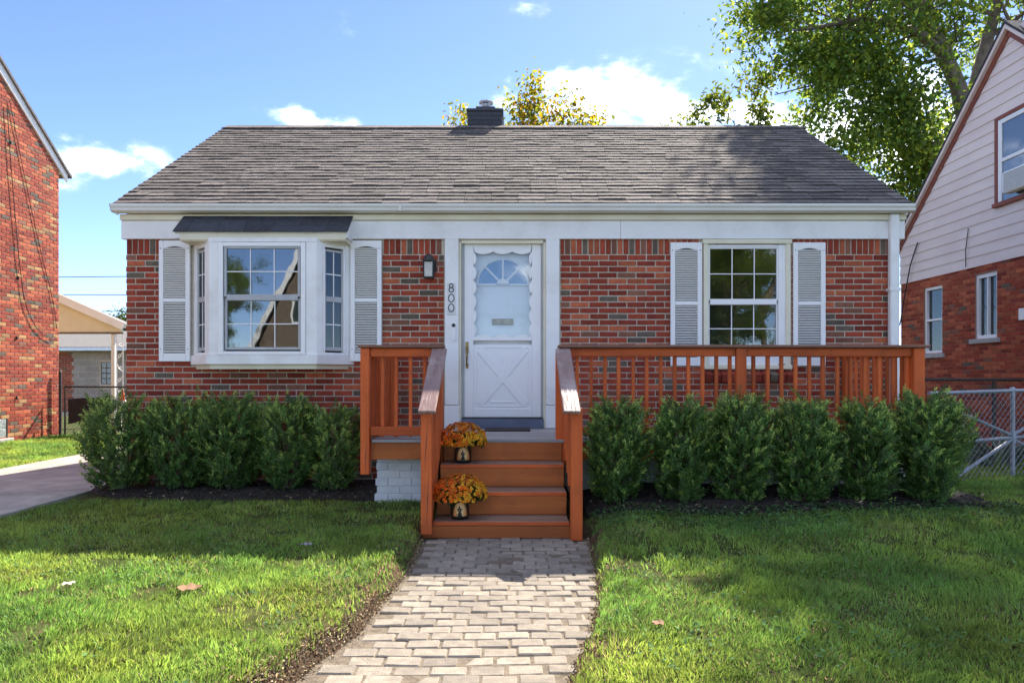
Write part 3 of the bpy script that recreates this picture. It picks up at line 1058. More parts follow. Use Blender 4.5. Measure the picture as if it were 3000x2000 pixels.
shutter(-1.840, -1.485, 1.504, 2.879, FY - .008, 'white louvred shutter between the bay window and the lantern')
shutter(1.805, 2.164, 1.454, 2.858, FY - .008, 'white louvred shutter left of the plain window')
shutter(3.203, 3.569, 1.454, 2.858, FY - .008, 'white louvred shutter nearest the downspout')

# bay window
bcx, bf, fwid, wwid = -2.738, 7.50, .593, .898
bay = bx('bay_window', M['white'], house, -3.60, -1.88, FY + .0, FY + .06, 2.80, 2.858, .003)
# plan corners: wall-left, front-left, front-right, wall-right
plan = [(bcx - wwid, FY - .002), (bcx - fwid, bf), (bcx + fwid, bf), (bcx + wwid, FY - .002)]
def plan_off(o_):
    k = math.tan(math.radians(22.5)) * o_
    return [(plan[0][0] - o_ * 1.41, FY - .002), (plan[1][0] - k, bf - o_), (plan[2][0] + k, bf - o_), (plan[3][0] + o_ * 1.41, FY - .002)]
q = MB()
q.prism(plan_off(.025), 'z', 1.470, 1.572)
q.obj('bay_sill', M['white'], bay)
q = MB()
q.prism(plan_off(-.02), 'z', 1.416, 1.468)
q.obj('bay_base', M['cream'], bay)
q = MB()
q.prism(plan_off(.0), 'z', 2.812, 2.86)
q.obj('bay_head', M['white'], bay)
# front: posts and casing
q = MB()
q.box(bcx - fwid, -3.226, bf, bf + .07, 1.573, 2.811, .004)
q.obj('bay_post', M['white'], bay)
q = MB()
q.box(-2.265, bcx + fwid, bf, bf + .07, 1.573, 2.811, .004)
q.obj('bay_post', M['white'], bay)
q = MB()
q.box(-3.224, -3.172, bf - .014, bf + .06, 1.575, 2.805, .004)
q.box(-2.319, -2.267, bf - .014, bf + .06, 1.575, 2.805, .004)
q.box(-3.1715, -2.3195, bf - .012, bf + .06, 2.762, 2.805, .004)
q.box(-3.1715, -2.3195, bf - .016, bf + .06, 1.575, 1.610, .004)
q.obj('window_frame', M['vinyl'], bay)
sash_window(bay, -3.136, -2.329 - .025, 2.736, 2.234, 2.167, 1.656, bf + .012, M['alu'], M['glass'], fw=.026)
# canted sides
for sgn in (-1, 1):
    p0 = Vector((bcx + sgn * wwid, FY - .002, 0))
    p1 = Vector((bcx + sgn * fwid, bf + .001, 0))
    d_ = (p1 - p0).normalized()
    nrm = Vector((d_.y, -d_.x, 0))
    if nrm.y > 0:
        nrm = -nrm
    Ls = (p1 - p0).length
    def vert(a0, a1, z0, z1, dep, out, c=.003):
        ctr = p0 + d_ * ((a0 + a1) / 2) + nrm * (out - dep / 2)
        T = Matrix(((d_.x, -nrm.x, 0, ctr.x), (d_.y, -nrm.y, 0, ctr.y), (0, 0, 1, (z0 + z1) / 2), (0, 0, 0, 1)))
        if T.to_3x3().determinant() < 0:
            T = T @ Matrix.Diagonal((-1, 1, 1, 1))
        return T, (a1 - a0, dep, z1 - z0, c)
    def put(name, m, *specs):
        b = MB()
        for sp in specs:
            T, (sx, sy, sz, c) = vert(*sp)
            b.xbox(T, sx, sy, sz, c)
        return b.obj(name, m, bay)
    put('bay_side', M['white'], (0, .075, 1.573, 2.811, .06, 0), (Ls - .075, Ls, 1.573, 2.811, .06, 0), (.0755, Ls - .0755, 2.77, 2.811, .058, 0), (.0755, Ls - .0755, 1.573, 1.60, .058, 0))
    put('window_frame', M['vinyl'], (.078, .098, 1.60, 2.77, .06, .008), (Ls - .098, Ls - .078, 1.60, 2.77, .06, .008))
    put('sash', M['alu'], (.0985, .118, 1.62, 2.75, .03, -.008), (Ls - .118, Ls - .0985, 1.62, 2.75, .03, -.008), (.1185, Ls - .1185, 2.722, 2.75, .028, -.008), (.1185, Ls - .1185, 1.62, 1.66, .028, -.008), (.1185, Ls - .1185, 2.165, 2.225, .03, -.004))
    put('pane', M['glass_dk'], (.1185, Ls - .1185, 2.226, 2.721, .004, -.02, 0))
    put('pane', M['glass_dk'], (.1185, Ls - .1185, 1.661, 2.164, .004, -.022, 0))
    put('muntin', M['vinyl'], (Ls / 2 - .006, Ls / 2 + .006, 2.226, 2.721, .006, -.013, 0))
    put('muntin', M['vinyl'], (Ls / 2 - .006, Ls / 2 + .006, 1.661, 2.164, .006, -.015, 0))
    put('muntin', M['vinyl'], (.1185, Ls - .1185, 2.467, 2.479, .006, -.011, 0))
    put('muntin', M['vinyl'], (.1185, Ls - .1185, 1.907, 1.919, .006, -.0135, 0))
# hood over the bay
q = MB()
q.prism([(7.79, 2.86), (7.52, 2.86), (7.52, 2.905), (7.50, 2.912), (7.50, 2.918), (7.775, 3.16), (7.79, 3.16)], 'x', -3.71, -1.815)
hood = q.obj('bay_hood', M['white'], bay)
q = MB()
q.prism([(7.765, 2.824), (7.528, 2.824), (7.512, 2.84), (7.512, 2.902), (7.765, 2.902)], 'x', -3.656, -1.834)
q.obj('hood_fascia', M['cream'], bay)
ah = math.atan2(3.165 - 2.915, 7.775 - 7.49)
slen = math.hypot(.25, .285)
for c in range(3):
    x = -3.725 - random.choice((.1, .2, .15))
    while x < -1.80:
        x0, x1 = max(x, -3.725), min(x + .305, -1.80)
        if x1 - x0 > .04:
            s0 = c * slen / 3 - .006
            b = MB()
            T = Matrix.Translation(((x0 + x1) / 2, 7.487 + math.cos(ah) * s0, 2.918 + math.sin(ah) * s0 + .004)) @ Matrix.Rotation(ah + random.uniform(-.02, .01), 4, 'X') @ Matrix.Translation((0, .07, .003))
            b.xbox(T, x1 - x0 - .002, .142 + random.uniform(-.004, .004), .008, .002)
            b.obj('shingle', M['shingle_dk'], bay)
        x += .305

# ------------------------------------------------------------------ front door
PXL0, PXL1, PXR0, PXR1 = -.763, -.607, .387, .539
for a, b_ in ((PXL0, PXL1), (PXR0, PXR1)):
    po = bx('door_pilaster', M['white'], house, a, b_, FY - .045, FY + .03, 1.012, FZ - .002, .004)
    bx('plinth', M['white'], po, a - .006, b_ + .006, FY - .052, FY + .03, .745, 1.005, .004)
q = MB()
q.box(PXL1 + .0005, PXL1 + .028, FY - .005, FY + .2, .745, 2.865, .003)
q.box(PXR0 - .028, PXR0 - .0005, FY - .005, FY + .2, .745, 2.865, .003)
q.box(PXL1 + .029, PXR0 - .029, FY - .005, FY + .2, 2.85, 2.89, .003)
q.obj('door_jamb', M['cream'], house)
bx('threshold', M['blue_grey'], house, PXL1 + .029, PXR0 - .029, FY - .03, FY + .15, .742, .848, .004)
bx('kick_plate', M['black'], house, PXL1 + .04, PXR0 - .04, FY - .004, FY + .1, .8485, .862, .002)
DY = FY + .045          # face of the storm door
dx0, dx1, dz0, dz1 = -.549, .334, .866, 2.852
q = MB()
q.box(dx0 - .028, dx0 - .002, DY - .012, DY + .035, dz0 - .002, dz1 + .02, .003)
q.box(dx1 + .002, dx1 + .028, DY - .012, DY + .035, dz0 - .002, dz1 + .02, .003)
q.obj('storm_frame', M['alu'], house)
sd = MB()
sd.box(dx0, dx0 + .105, DY, DY + .03, dz0, dz1, .004)
sd.box(dx1 - .105, dx1, DY, DY + .03, dz0, dz1, .004)
sd.box(dx0 + .1055, dx1 - .1055, DY + .001, DY + .03, 1.745, 1.77, .003)
sd.box(dx0 + .1055, dx1 - .1055, DY + .012, DY + .028, dz0 + .10, 1.70)
sd.box(dx0 + .1055, dx1 - .1055, DY + .001, DY + .03, dz0, dz0 + .10, .004)
door = sd.obj('storm_door', M['vinyl'], house)
# scalloped surround of the glass
ox0, ox1, oz0, oz1 = dx0 + .1045, dx1 - .1045, 1.7695, dz1
ix0, ix1, iz0, iz1 = dx0 + .108, dx1 - .108, 1.782, 2.770
pts = []
def edgepts(n, per, f):
    return [f(i / n, .032 * abs(math.sin(PI * per * i / n)) ** .8) for i in range(n)]
pts += edgepts(30, 3, lambda t, s_: (ix0 + (ix1 - ix0) * t, iz0 + s_))
pts += edgepts(42, 6, lambda t, s_: (ix1 - s_, iz0 + (iz1 - iz0) * t))
pts += edgepts(30, 3, lambda t, s_: (ix1 - (ix1 - ix0) * t, iz1 - s_))
pts += edgepts(42, 6, lambda t, s_: (ix0 + s_, iz1 - (iz1 - iz0) * t))
out = []
n0 = [30, 42, 30, 42]
cs = [(ox0, oz0), (ox1, oz0), (ox1, oz1), (ox0, oz1)]
for e in range(4):
    for i in range(n0[e]):
        t = i / n0[e]
        a, b_ = cs[e], cs[(e + 1) % 4]
        out.append((a[0] + (b_[0] - a[0]) * t, a[1] + (b_[1] - a[1]) * t))
n = len(pts)
q = MB()
y0, y1 = DY + .004, DY + .022
q.add([(p[0], y0, p[1]) for p in out] + [(p[0], y0, p[1]) for p in pts] + [(p[0], y1, p[1]) for p in pts],
      [(i, (i + 1) % n, n + (i + 1) % n, n + i) for i in range(n)] + [(n + i, n + (i + 1) % n, 2 * n + (i + 1) % n, 2 * n + i) for i in range(n)])
q.obj('scalloped_frame', M['vinyl'], door)
MB().box(ox0, ox1, DY + .0235, DY + .0265, oz0 - .02, oz1 - .01).obj('pane', M['glass_soft'], door)
# crossbuck on the lower panel
pzb, pzt = dz0 + .125, 1.67
pxa, pxb = dx0 + .145, dx1 - .145
def strip(p, qq, w, t_, y):
    p, qq = Vector((p[0], 0, p[1])), Vector((qq[0], 0, qq[1]))
    d_ = (qq - p).normalized()
    s_ = Vector((d_.z, 0, -d_.x))
    T = Matrix(((d_.x, 0, s_.x, (p.x + qq.x) / 2), (0, 1, 0, y), (d_.z, 0, s_.z, (p.z + qq.z) / 2), (0, 0, 0, 1)))
    if T.to_3x3().determinant() < 0:
        T = T @ Matrix.Diagonal((1, 1, -1, 1))
    return T, (qq - p).length, t_, w
for a, b_, yy in (((pxa + .03, pzb + .02), (pxb - .03, pzt - .02), DY + .0075), ((pxa + .03, pzt - .02), (pxb - .03, pzb + .02), DY + .0085)):
    q = MB()
    T, l_, t_, w_ = strip(a, b_, .085, .010, yy)
    q.xbox(T, l_, t_, w_, .006)
    q.obj('cross_bar', M['vinyl'], door)
q = MB()
for a, b_ in (((pxa, pzb), (pxb, pzb)), ((pxa, pzt), (pxb, pzt)), ((pxa, pzb + .012), (pxa, pzt - .012)), ((pxb, pzb + .012), (pxb, pzt - .012)), ((pxa + .16, pzb + .05), (pxb - .16, pzb + .05))):
    T, l_, t_, w_ = strip(a, b_, .014, .008, DY + .0095)
    q.xbox(T, l_, t_, w_, .003)
q.obj('panel_bead', M['vinyl'], door)
hg = MB()
for k in range(9):
    zz = 1.0 + k * .215
    hg.box(dx1 + .001, dx1 + .010, DY - .016, DY, zz, zz + .045, .002)
hg.obj('hinge', M['alu'], door)
hd = MB()
hx = dx0 + .033
hd.xbox(Matrix.Translation((hx, DY - .006, 1.665)), .036, .010, .13, .004)
hd.xbox(Matrix.Translation((hx, DY - .006, 1.455)), .030, .010, .055, .004)
hd.tube([(hx, DY - .012, 1.66), (hx, DY - .045, 1.64), (hx, DY - .05, 1.56), (hx - .003, DY - .04, 1.49), (hx, DY - .012, 1.46)], [.010, .010, .012, .009, .008], 8)
hd.obj('handle', M['brass'], door)
# inner door
iy = FY + .125
q = MB()
q.box(PXL1 + .03, PXR0 - .03, iy, iy + .045, .85, 2.848)
inner = q.obj('front_door', M['white'], house)
fcx, fcz, fr_ = -.106, 2.395, .30
q = MB()
poly = [(fcx + fr_ * math.cos(PI * i / 24), fcz + fr_ * math.sin(PI * i / 24)) for i in range(25)]
q.prism(poly, 'y', iy - .002, iy - .0006)
q.obj('fan_backing', M['black'], inner)
q = MB()
q.prism(poly, 'y', iy - .006, iy - .0035)
q.obj('fan_window', M['glass'], inner)
q = MB()
q.tube([(fcx + fr_ * math.cos(PI * i / 24), iy - .004, fcz + fr_ * math.sin(PI * i / 24)) for i in range(25)], .016, 8)
q.bar((fcx - fr_ - .016, iy - .005, fcz), (fcx + fr_ + .016, iy - .005, fcz), .03, .024, .004)
q.obj('fan_rim', M['white'], inner)
for k in (45, 90, 135):
    t_ = math.radians(k)
    q = MB()
    q.bar((fcx + .03 * math.cos(t_), iy - .007, fcz + .03 * math.sin(t_)), (fcx + fr_ * math.cos(t_), iy - .007, fcz + fr_ * math.sin(t_)), .022, .024, .004, up=(0, 1, 0))
    q.obj('fan_spoke', M['white'], inner)
q = MB()
q.prism([(fcx + .075 * math.cos(PI * i / 12), fcz + .07 * math.sin(PI * i / 12)) for i in range(13)], 'y', iy - .02, iy - .003)
q.obj('fan_hub', M['white'], inner)
for (a, b_, c_, d_) in ((-.445, -.155, 2.03, 2.275), (-.06, .235, 2.03, 2.275), (-.445, -.155, 1.50, 1.90), (-.06, .235, 1.50, 1.90)):
    q = MB()
    for w_, y_ in ((0, .006), (.03, .010)):
        q.box(a + w_, b_ - w_, iy - y_, iy - .0005 - (0 if w_ == 0 else .0062), c_ + w_, d_ - w_, .004)
    q.obj('door_panel', M['white'], inner)
q = MB()
q.box(-.232, .017, iy - .016, iy - .0005, 1.929, 2.003, .005)
ms = q.obj('mail_slot', M['brass'], inner)
bx('slot_flap', M['brass'], inner, -.20, -.015, iy - .024, iy - .0165, 1.948, 1.984, .003)

# things fixed beside the door
pl = thing('house_number', (-.70, FY - .046, 2.13), 'white plate with the number 800 in black digits beside the door', 'house number')
bx('number_plate', M['plate'], pl, -.733, -.644, FY - .0545, FY - .0465, 2.035, 2.395, .002)
def digit(shape, zc):
    q = MB()
    xc = -.689
    def ring(cx_, cz_, rx, rz):
        q.tube([(cx_ + rx * math.cos(2 * PI * i / 24), FY - .0575, cz_ + rz * math.sin(2 * PI * i / 24)) for i in range(25)], .0052, 6, cap=False)
    if shape == '8':
        ring(xc, zc + .023, .021, .022)
        ring(xc, zc - .025, .026, .026)
    else:
        ring(xc, zc, .031, .044)
    q.obj('digit', M['black'], pl)
digit('8', 2.340)
digit('0', 2.222)
digit('0', 2.112)
db = thing('doorbell', (-.662, FY - .046, 1.83), 'slim white video doorbell with a black round camera eye', 'doorbell')
q = MB()
n = 20
poly = [(-.662 + .024 * math.cos(t_), (1.915 if math.sin(t_) >= 0 else 1.765) + .024 * math.sin(t_)) for t_ in [2 * PI * i / n for i in range(n)]]
q.prism(poly, 'y', FY - .068, FY - .0465)
q.obj('case', M['vinyl'], db)
q = MB()
q.prism([(-.662 + .0215 * math.cos(2 * PI * i / n), 1.913 + .0215 * math.sin(2 * PI * i / n)) for i in range(n)], 'y', FY - .071, FY - .0682)
q.obj('camera_eye', M['black'], db)
ln = thing('wall_lantern', (-.935, FY, 2.5), 'small black wall lantern with clear glass on the brick beside the door', 'lantern')
lx = -.938
q = MB()
q.box(lx + .02, lx + .075, FY - .012, FY - .0005, 2.52, 2.66, .006)
q.bar((lx + .04, FY - .01, 2.64), (lx, FY - .10, 2.655), .02, .02, .004)
q.obj('bracket', M['black'], ln)
q = MB()
q.lathe([(.0, 2.715), (.018, 2.712), (.045, 2.69), (.066, 2.655), (.072, 2.625), (.066, 2.622), (.06, 2.65), (0, 2.68)], lx, FY - .10, 18)
q.obj('lantern_hood', M['black'], ln)
q = MB()
for sx in (-1, 1):
    for sy in (-1, 1):
        q.bar((lx + sx * .050, FY - .10 + sy * .045, 2.455), (lx + sx * .054, FY - .10 + sy * .05, 2.625), .010, .010)
q.box(lx - .058, lx + .058, FY - .153, FY - .047, 2.440, 2.456, .003)
q.obj('cage', M['black'], ln)
q = MB()
q.box(lx - .046, lx + .046, FY - .143, FY - .057, 2.458, 2.622)
q.obj('lantern_glass', M['frost'], ln)

# ------------------------------------------------------------------ wooden porch with rails and stairs
DF = 6.446                   # front face of the deck
DZ = .74
DX0, DX1 = -1.422, 3.868
porch = thing('wooden_porch', (1.2, 7.1, GZ), 'orange stained wooden porch with railings and four front steps', 'porch')
y = DF - .02
while y < 7.70:
    bx('plank', M['floor_grey'], porch, DX0 + .10, DX1 - .10, y, y + .136, DZ - .028 + random.uniform(-.001, .001), DZ, .004)
    y += .1415
bx('rim_board', M['wood_riser'], porch, -1.338, -.735, DF, DF + .04, .551, DZ - .029, .004)
bx('rim_board', M['wood_riser'], porch, .585, DX1 - .11, DF, DF + .04, .551, DZ - .029, .004)
for xs in (DX0 + .10, DX1 - .14):
    bx('side_joist', M['wood_riser'], porch, xs, xs + .04, DF + .045, 7.78, .551, DZ - .029, .004)
def post(x0, x1, y0, y1, z0, z1, name='post'):
    b = MB()
    b.box(x0, x1, y0, y1, z0, z1, .006)
    return b.obj(name, M['wood_z'], porch)
PT = 1.600
post(DX0, DX0 + .084, DF - .05, DF + .04, .415, PT)
post(DX1 - .102, DX1, DF - .055, DF + .04, .30, PT)
post(2.103, 2.198, DF - .055, DF - .001, .50, PT)
post(DX0 + .01, DX0 + .095, 7.70, 7.788, .5, PT)
post(DX1 - .11, DX1 - .02, 7.70, 7.788, .5, PT)
post(-.745, -.655, DF + .0, DF + .088, .5, PT - .03)
post(.415, .505, DF + .0, DF + .088, .5, PT - .03)
def rail_x(x0, x1, z0, z1, y0, y1):
    return bx('rail', M['wood_x'], porch, x0, x1, y0, y1, z0, z1, .005)
rail_x(DX0 + .086, -.70, 1.520, 1.600, DF - .022, DF + .016)
rail_x(DX0 + .086, -.70, .777, .863, DF - .022, DF + .016)
rail_x(.45, 2.101, 1.523, 1.600, DF - .022, DF + .016)
rail_x(2.200, DX1 - .104, 1.523, 1.600, DF - .022, DF + .016)
rail_x(.50, 2.101, .777, .863, DF - .022, DF + .016)
rail_x(2.200, DX1 - .104, .777, .863, DF - .022, DF + .016)
bx('rail_cap', M['wood_cap'], porch, DX0 - .018, -.633, DF - .075, DF + .065, 1.602, 1.630, .006)
bx('rail_cap', M['wood_cap'], porch, .430, DX1 + .045, DF - .075, DF + .065, 1.602, 1.630, .006)
for xs in (DX0 + .03, DX1 - .08):
    b = MB()
    b.box(xs, xs + .038, DF + .042, 7.70, 1.52, 1.60, .005)
    b.obj('side_rail', M['wood_z'], porch)
    b = MB()
    b.box(xs, xs + .038, DF + .042, 7.70, .777, .863, .005)
    b.obj('side_rail', M['wood_z'], porch)
for xs in ((DX0 - .018, DX0 + .12), (DX1 - .12, DX1 + .045)):
    b = MB()
    b.box(xs[0], xs[1], DF + .066, 7.785, 1.602, 1.630, .006)
    b.obj('rail_cap', M['wood_cap'], porch)
bmesh_ = []
for k in range(4):
    b = MB()
    b.xbox(Matrix.Identity(4), .032 + random.uniform(-.002, .002), .034, .86, .004)
    bmesh_.append(b.mesh('baluster', M['wood_z']))
def baluster(x, y, z=1.195):
    o = bpy.data.objects.new('baluster', random.choice(bmesh_))
    link(o, porch, (x + random.uniform(-.004, .004), y, z + random.uniform(-.004, .004)))
    o.rotation_euler = (random.uniform(-.004, .004), random.uniform(-.006, .006), random.choice((0, PI / 2, PI)))
for i in range(4):
    baluster(-1.226 + i * .131, DF + .034)
x = .62
while x < 2.08:
    baluster(x, DF + .034)
    x += .1315
x = 2.29
while x < 3.76:
    baluster(x, DF + .034)
    x += .1325
for xs in (DX0 + .049, DX1 - .061):
    y = DF + .15
    while y < 7.66:
        baluster(xs + (.036 if xs < 0 else -.036), y)
        y += .128
# dark boards closing the left end behind the balusters
for i, y in enumerate((6.60, 6.74, 7.15, 7.30, 7.45)):
    b = MB()
    b.box(DX0 + .008, DX0 + .026, y, y + .135, .78, 1.59, .004)
    b.obj('end_board', M['wood_z'], porch)

# stairs: treads, risers, stringers, newels and the two sloping handrails
ST = [(DF, .545), (DF - .28, .345), (DF - .56, .150)]      # (back, top) of the three treads
TX0, TX1 = -.646, .470
for i, (yb_, zt) in enumerate(ST):
    top = DZ - .03 if i == 0 else ST[i - 1][1] - .036
    bx('riser', M['wood_riser'], porch, TX0 + .002, TX1 - .002, yb_ - .022, yb_ - .001, zt + .001, top, .003)
    b = MB()
    b.box(TX0 + .001, TX1 - .001, yb_ - .155, yb_ - .024, zt - .034, zt - .001, .006)
    b.box(TX0 + .001, TX1 - .001, yb_ - .292, yb_ - .159, zt - .034, zt + random.uniform(-.002, .001), .006)
    t_o = b.obj('tread', M['wood_tread'], porch)
    bx('nosing', M['wood_x'], porch, TX0 + .002, TX1 - .002, yb_ - .2985, yb_ - .2925, zt - .033, zt - .003, .001)
bx('riser', M['wood_riser'], porch, -.728, .580, 5.595, 5.618, .012, .113, .003)
for xs in (-.70, .52):
    b = MB()
    b.prism([(5.70, .02), (5.62, .02), (5.62, .115), (5.90, .31), (6.18, .51), (6.43, .70), (6.43, .40)], 'x', xs, xs + .035)
    b.obj('stringer', M['wood_riser'], porch)
for a, b_ in ((-.736, -.648), (.474, .570)):
    b = MB()
    b.box(a, b_, 5.50, 5.592, .012 if a > 0 else .06, 1.080, .006)
    b.obj('newel', M['wood_z'], porch)
    xm = (a + b_) / 2
    # lower and upper sloped rail with little balusters below the handrail
    b = MB()
    b.bar((xm, 5.66, 1.035), (xm, 6.45, 1.535), .038, .085, .005)
    b.obj('sloped_rail', M['wood_z'], porch)
    b = MB()
    b.bar((xm, 5.66, .30), (xm, 6.45, .86), .038, .085, .005)
    b.obj('sloped_rail', M['wood_z'], porch)
    for k in range(5):
        yy = 5.79 + k * .135
        zz = .68 + (yy - 5.66) * .67
        b = MB()
        b.box(xm - .016 + (.034 if a < 0 else -.034), xm + .016 + (.034 if a < 0 else -.034), yy - .016, yy + .016, zz - .36, zz + .42, .004)
        b.obj('baluster', M['wood_z'], porch)
    # handrail board, peeling
    hc = -.678 if a < 0 else .476
    b = MB()
    b.bar((hc, 5.415, 1.048), (hc, 6.385, 1.585), .140, .030, .006)
    b.obj('handrail', M['wood_worn'], porch)

# screw heads where rails and risers meet the posts
sc_b = MB()
sc_b.tube([(0, -.002, 0), (0, 0, 0)], .0045, 8)
sc_me = sc_b.mesh('screw', M['steel_dk'])
for (sx_, sy_, sz_) in [(x_, DF - .0222, z_) for x_ in (DX0 + .10, DX0 + .60, 2.08, 2.22, DX1 - .12, .60, 1.3, 3.0) for z_ in (1.54, 1.58)] +         [(x_, DF - .0005, z_) for x_ in (-1.31, -.78) for z_ in (.58, .64, .70)] +         [(x_, b_y - .0225, b_z + d_) for (b_y, b_z) in ST for x_ in (TX0 + .04, TX0 + .38, TX1 - .38, TX1 - .04) for d_ in (.06, .12)]:
    link(bpy.data.objects.new('screw', sc_me), porch, (sx_, sy_, sz_))

# weather cracks in the left newel and corner post
for (cxa, cy_, za, zb_, dx_) in ((-.705, 5.4993, .55, 1.02, .03), (-.688, 5.4993, .12, .60, .02), (-1.375, DF - .0507, .45, .72, .01)):
    b = MB()
    b.prism([(cxa, za), (cxa + dx_ * .45 + .0035, (za + zb_) / 2), (cxa + dx_, zb_), (cxa + dx_ * .45 - .0035, (za + zb_) / 2)], 'y', cy_, cy_ + .003)
    b.obj('crack', M['black'], porch)

# painted brick foundation under the porch
fnd = MB()
fnd.box(-1.315, -.70, 6.71, 7.75, -.05, .53)
f1 = fnd.obj('foundation_wall', M['br_wht'], porch)
rows = []
z, k = .072, 0
while z < .55:
    w = .03 * (.55 - z) / .5
    rows.append((z, [(-1.33 - w, -.69)], -1.33 + (.0, .115)[k % 2], .070, .232))
    z += .076
    k += 1
lay_bricks(f1, 'x', 6.705, -1, rows, .232, .076, .008, [0, 0, 0, 0, 0, 0, 1, 0], lambda u, z: 1, depth=.1, proud=.006, jit=.002)
fnd = MB()
fnd.box(.60, 3.75, 6.90, 7.75, -.05, .53)
f2 = fnd.obj('foundation_wall', M['br_wht'], porch)
rows = []
z, k = .072, 0
while z < .55:
    rows.append((z, [(.60, 3.76)], (.0, .115)[k % 2], .070, .232))
    z += .076
    k += 1
lay_bricks(f2, 'x', 6.895, -1, rows, .232, .076, .008, [0, 0, 0, 0, 0, 0, 1, 0], lambda u, z: 1, depth=.1, proud=.006, jit=.002)

dm = thing('doormat', (-.05, 7.55, DZ), 'thin black doormat on the porch floor before the door sill', 'doormat')
bx('mat', M['mesh_fabric'], dm, -.30, .20, 7.36, 7.72, DZ + .003, DZ + .016, .004)

# ------------------------------------------------------------------ potted chrysanthemums
CAT = [(-.10, 0), (-.20, .02), (-.30, .10), (-.33, .22), (-.27, .23), (-.25, .12), (-.17, .09), (-.15, .25), (-.10, .36), (-.07, .40), (-.13, .44), (-.17, .52),
       (-.27, .66), (-.15, .62), (-.20, .66), (-.22, .70), (-.11, .70), (-.07, .86), (-.01, 1.0), (.03, .84), (.10, .70), (.22, .70), (.19, .66), (.15, .62), (.27, .66),
       (.17, .52), (.13, .44), (.07, .40), (.11, .36), (.17, .22), (.20, .10), (.20, 0)]
def spans(poly, x):
    ysx = []
    n_ = len(poly)
    for i in range(n_):
        (x0, y0_), (x1, y1_) = poly[i], poly[(i + 1) % n_]
        if (x0 <= x < x1) or (x1 <= x < x0):
            ysx.append(y0_ + (y1_ - y0_) * (x - x0) / (x1 - x0))
    ysx.sort()
    return list(zip(ysx[::2], ysx[1::2]))

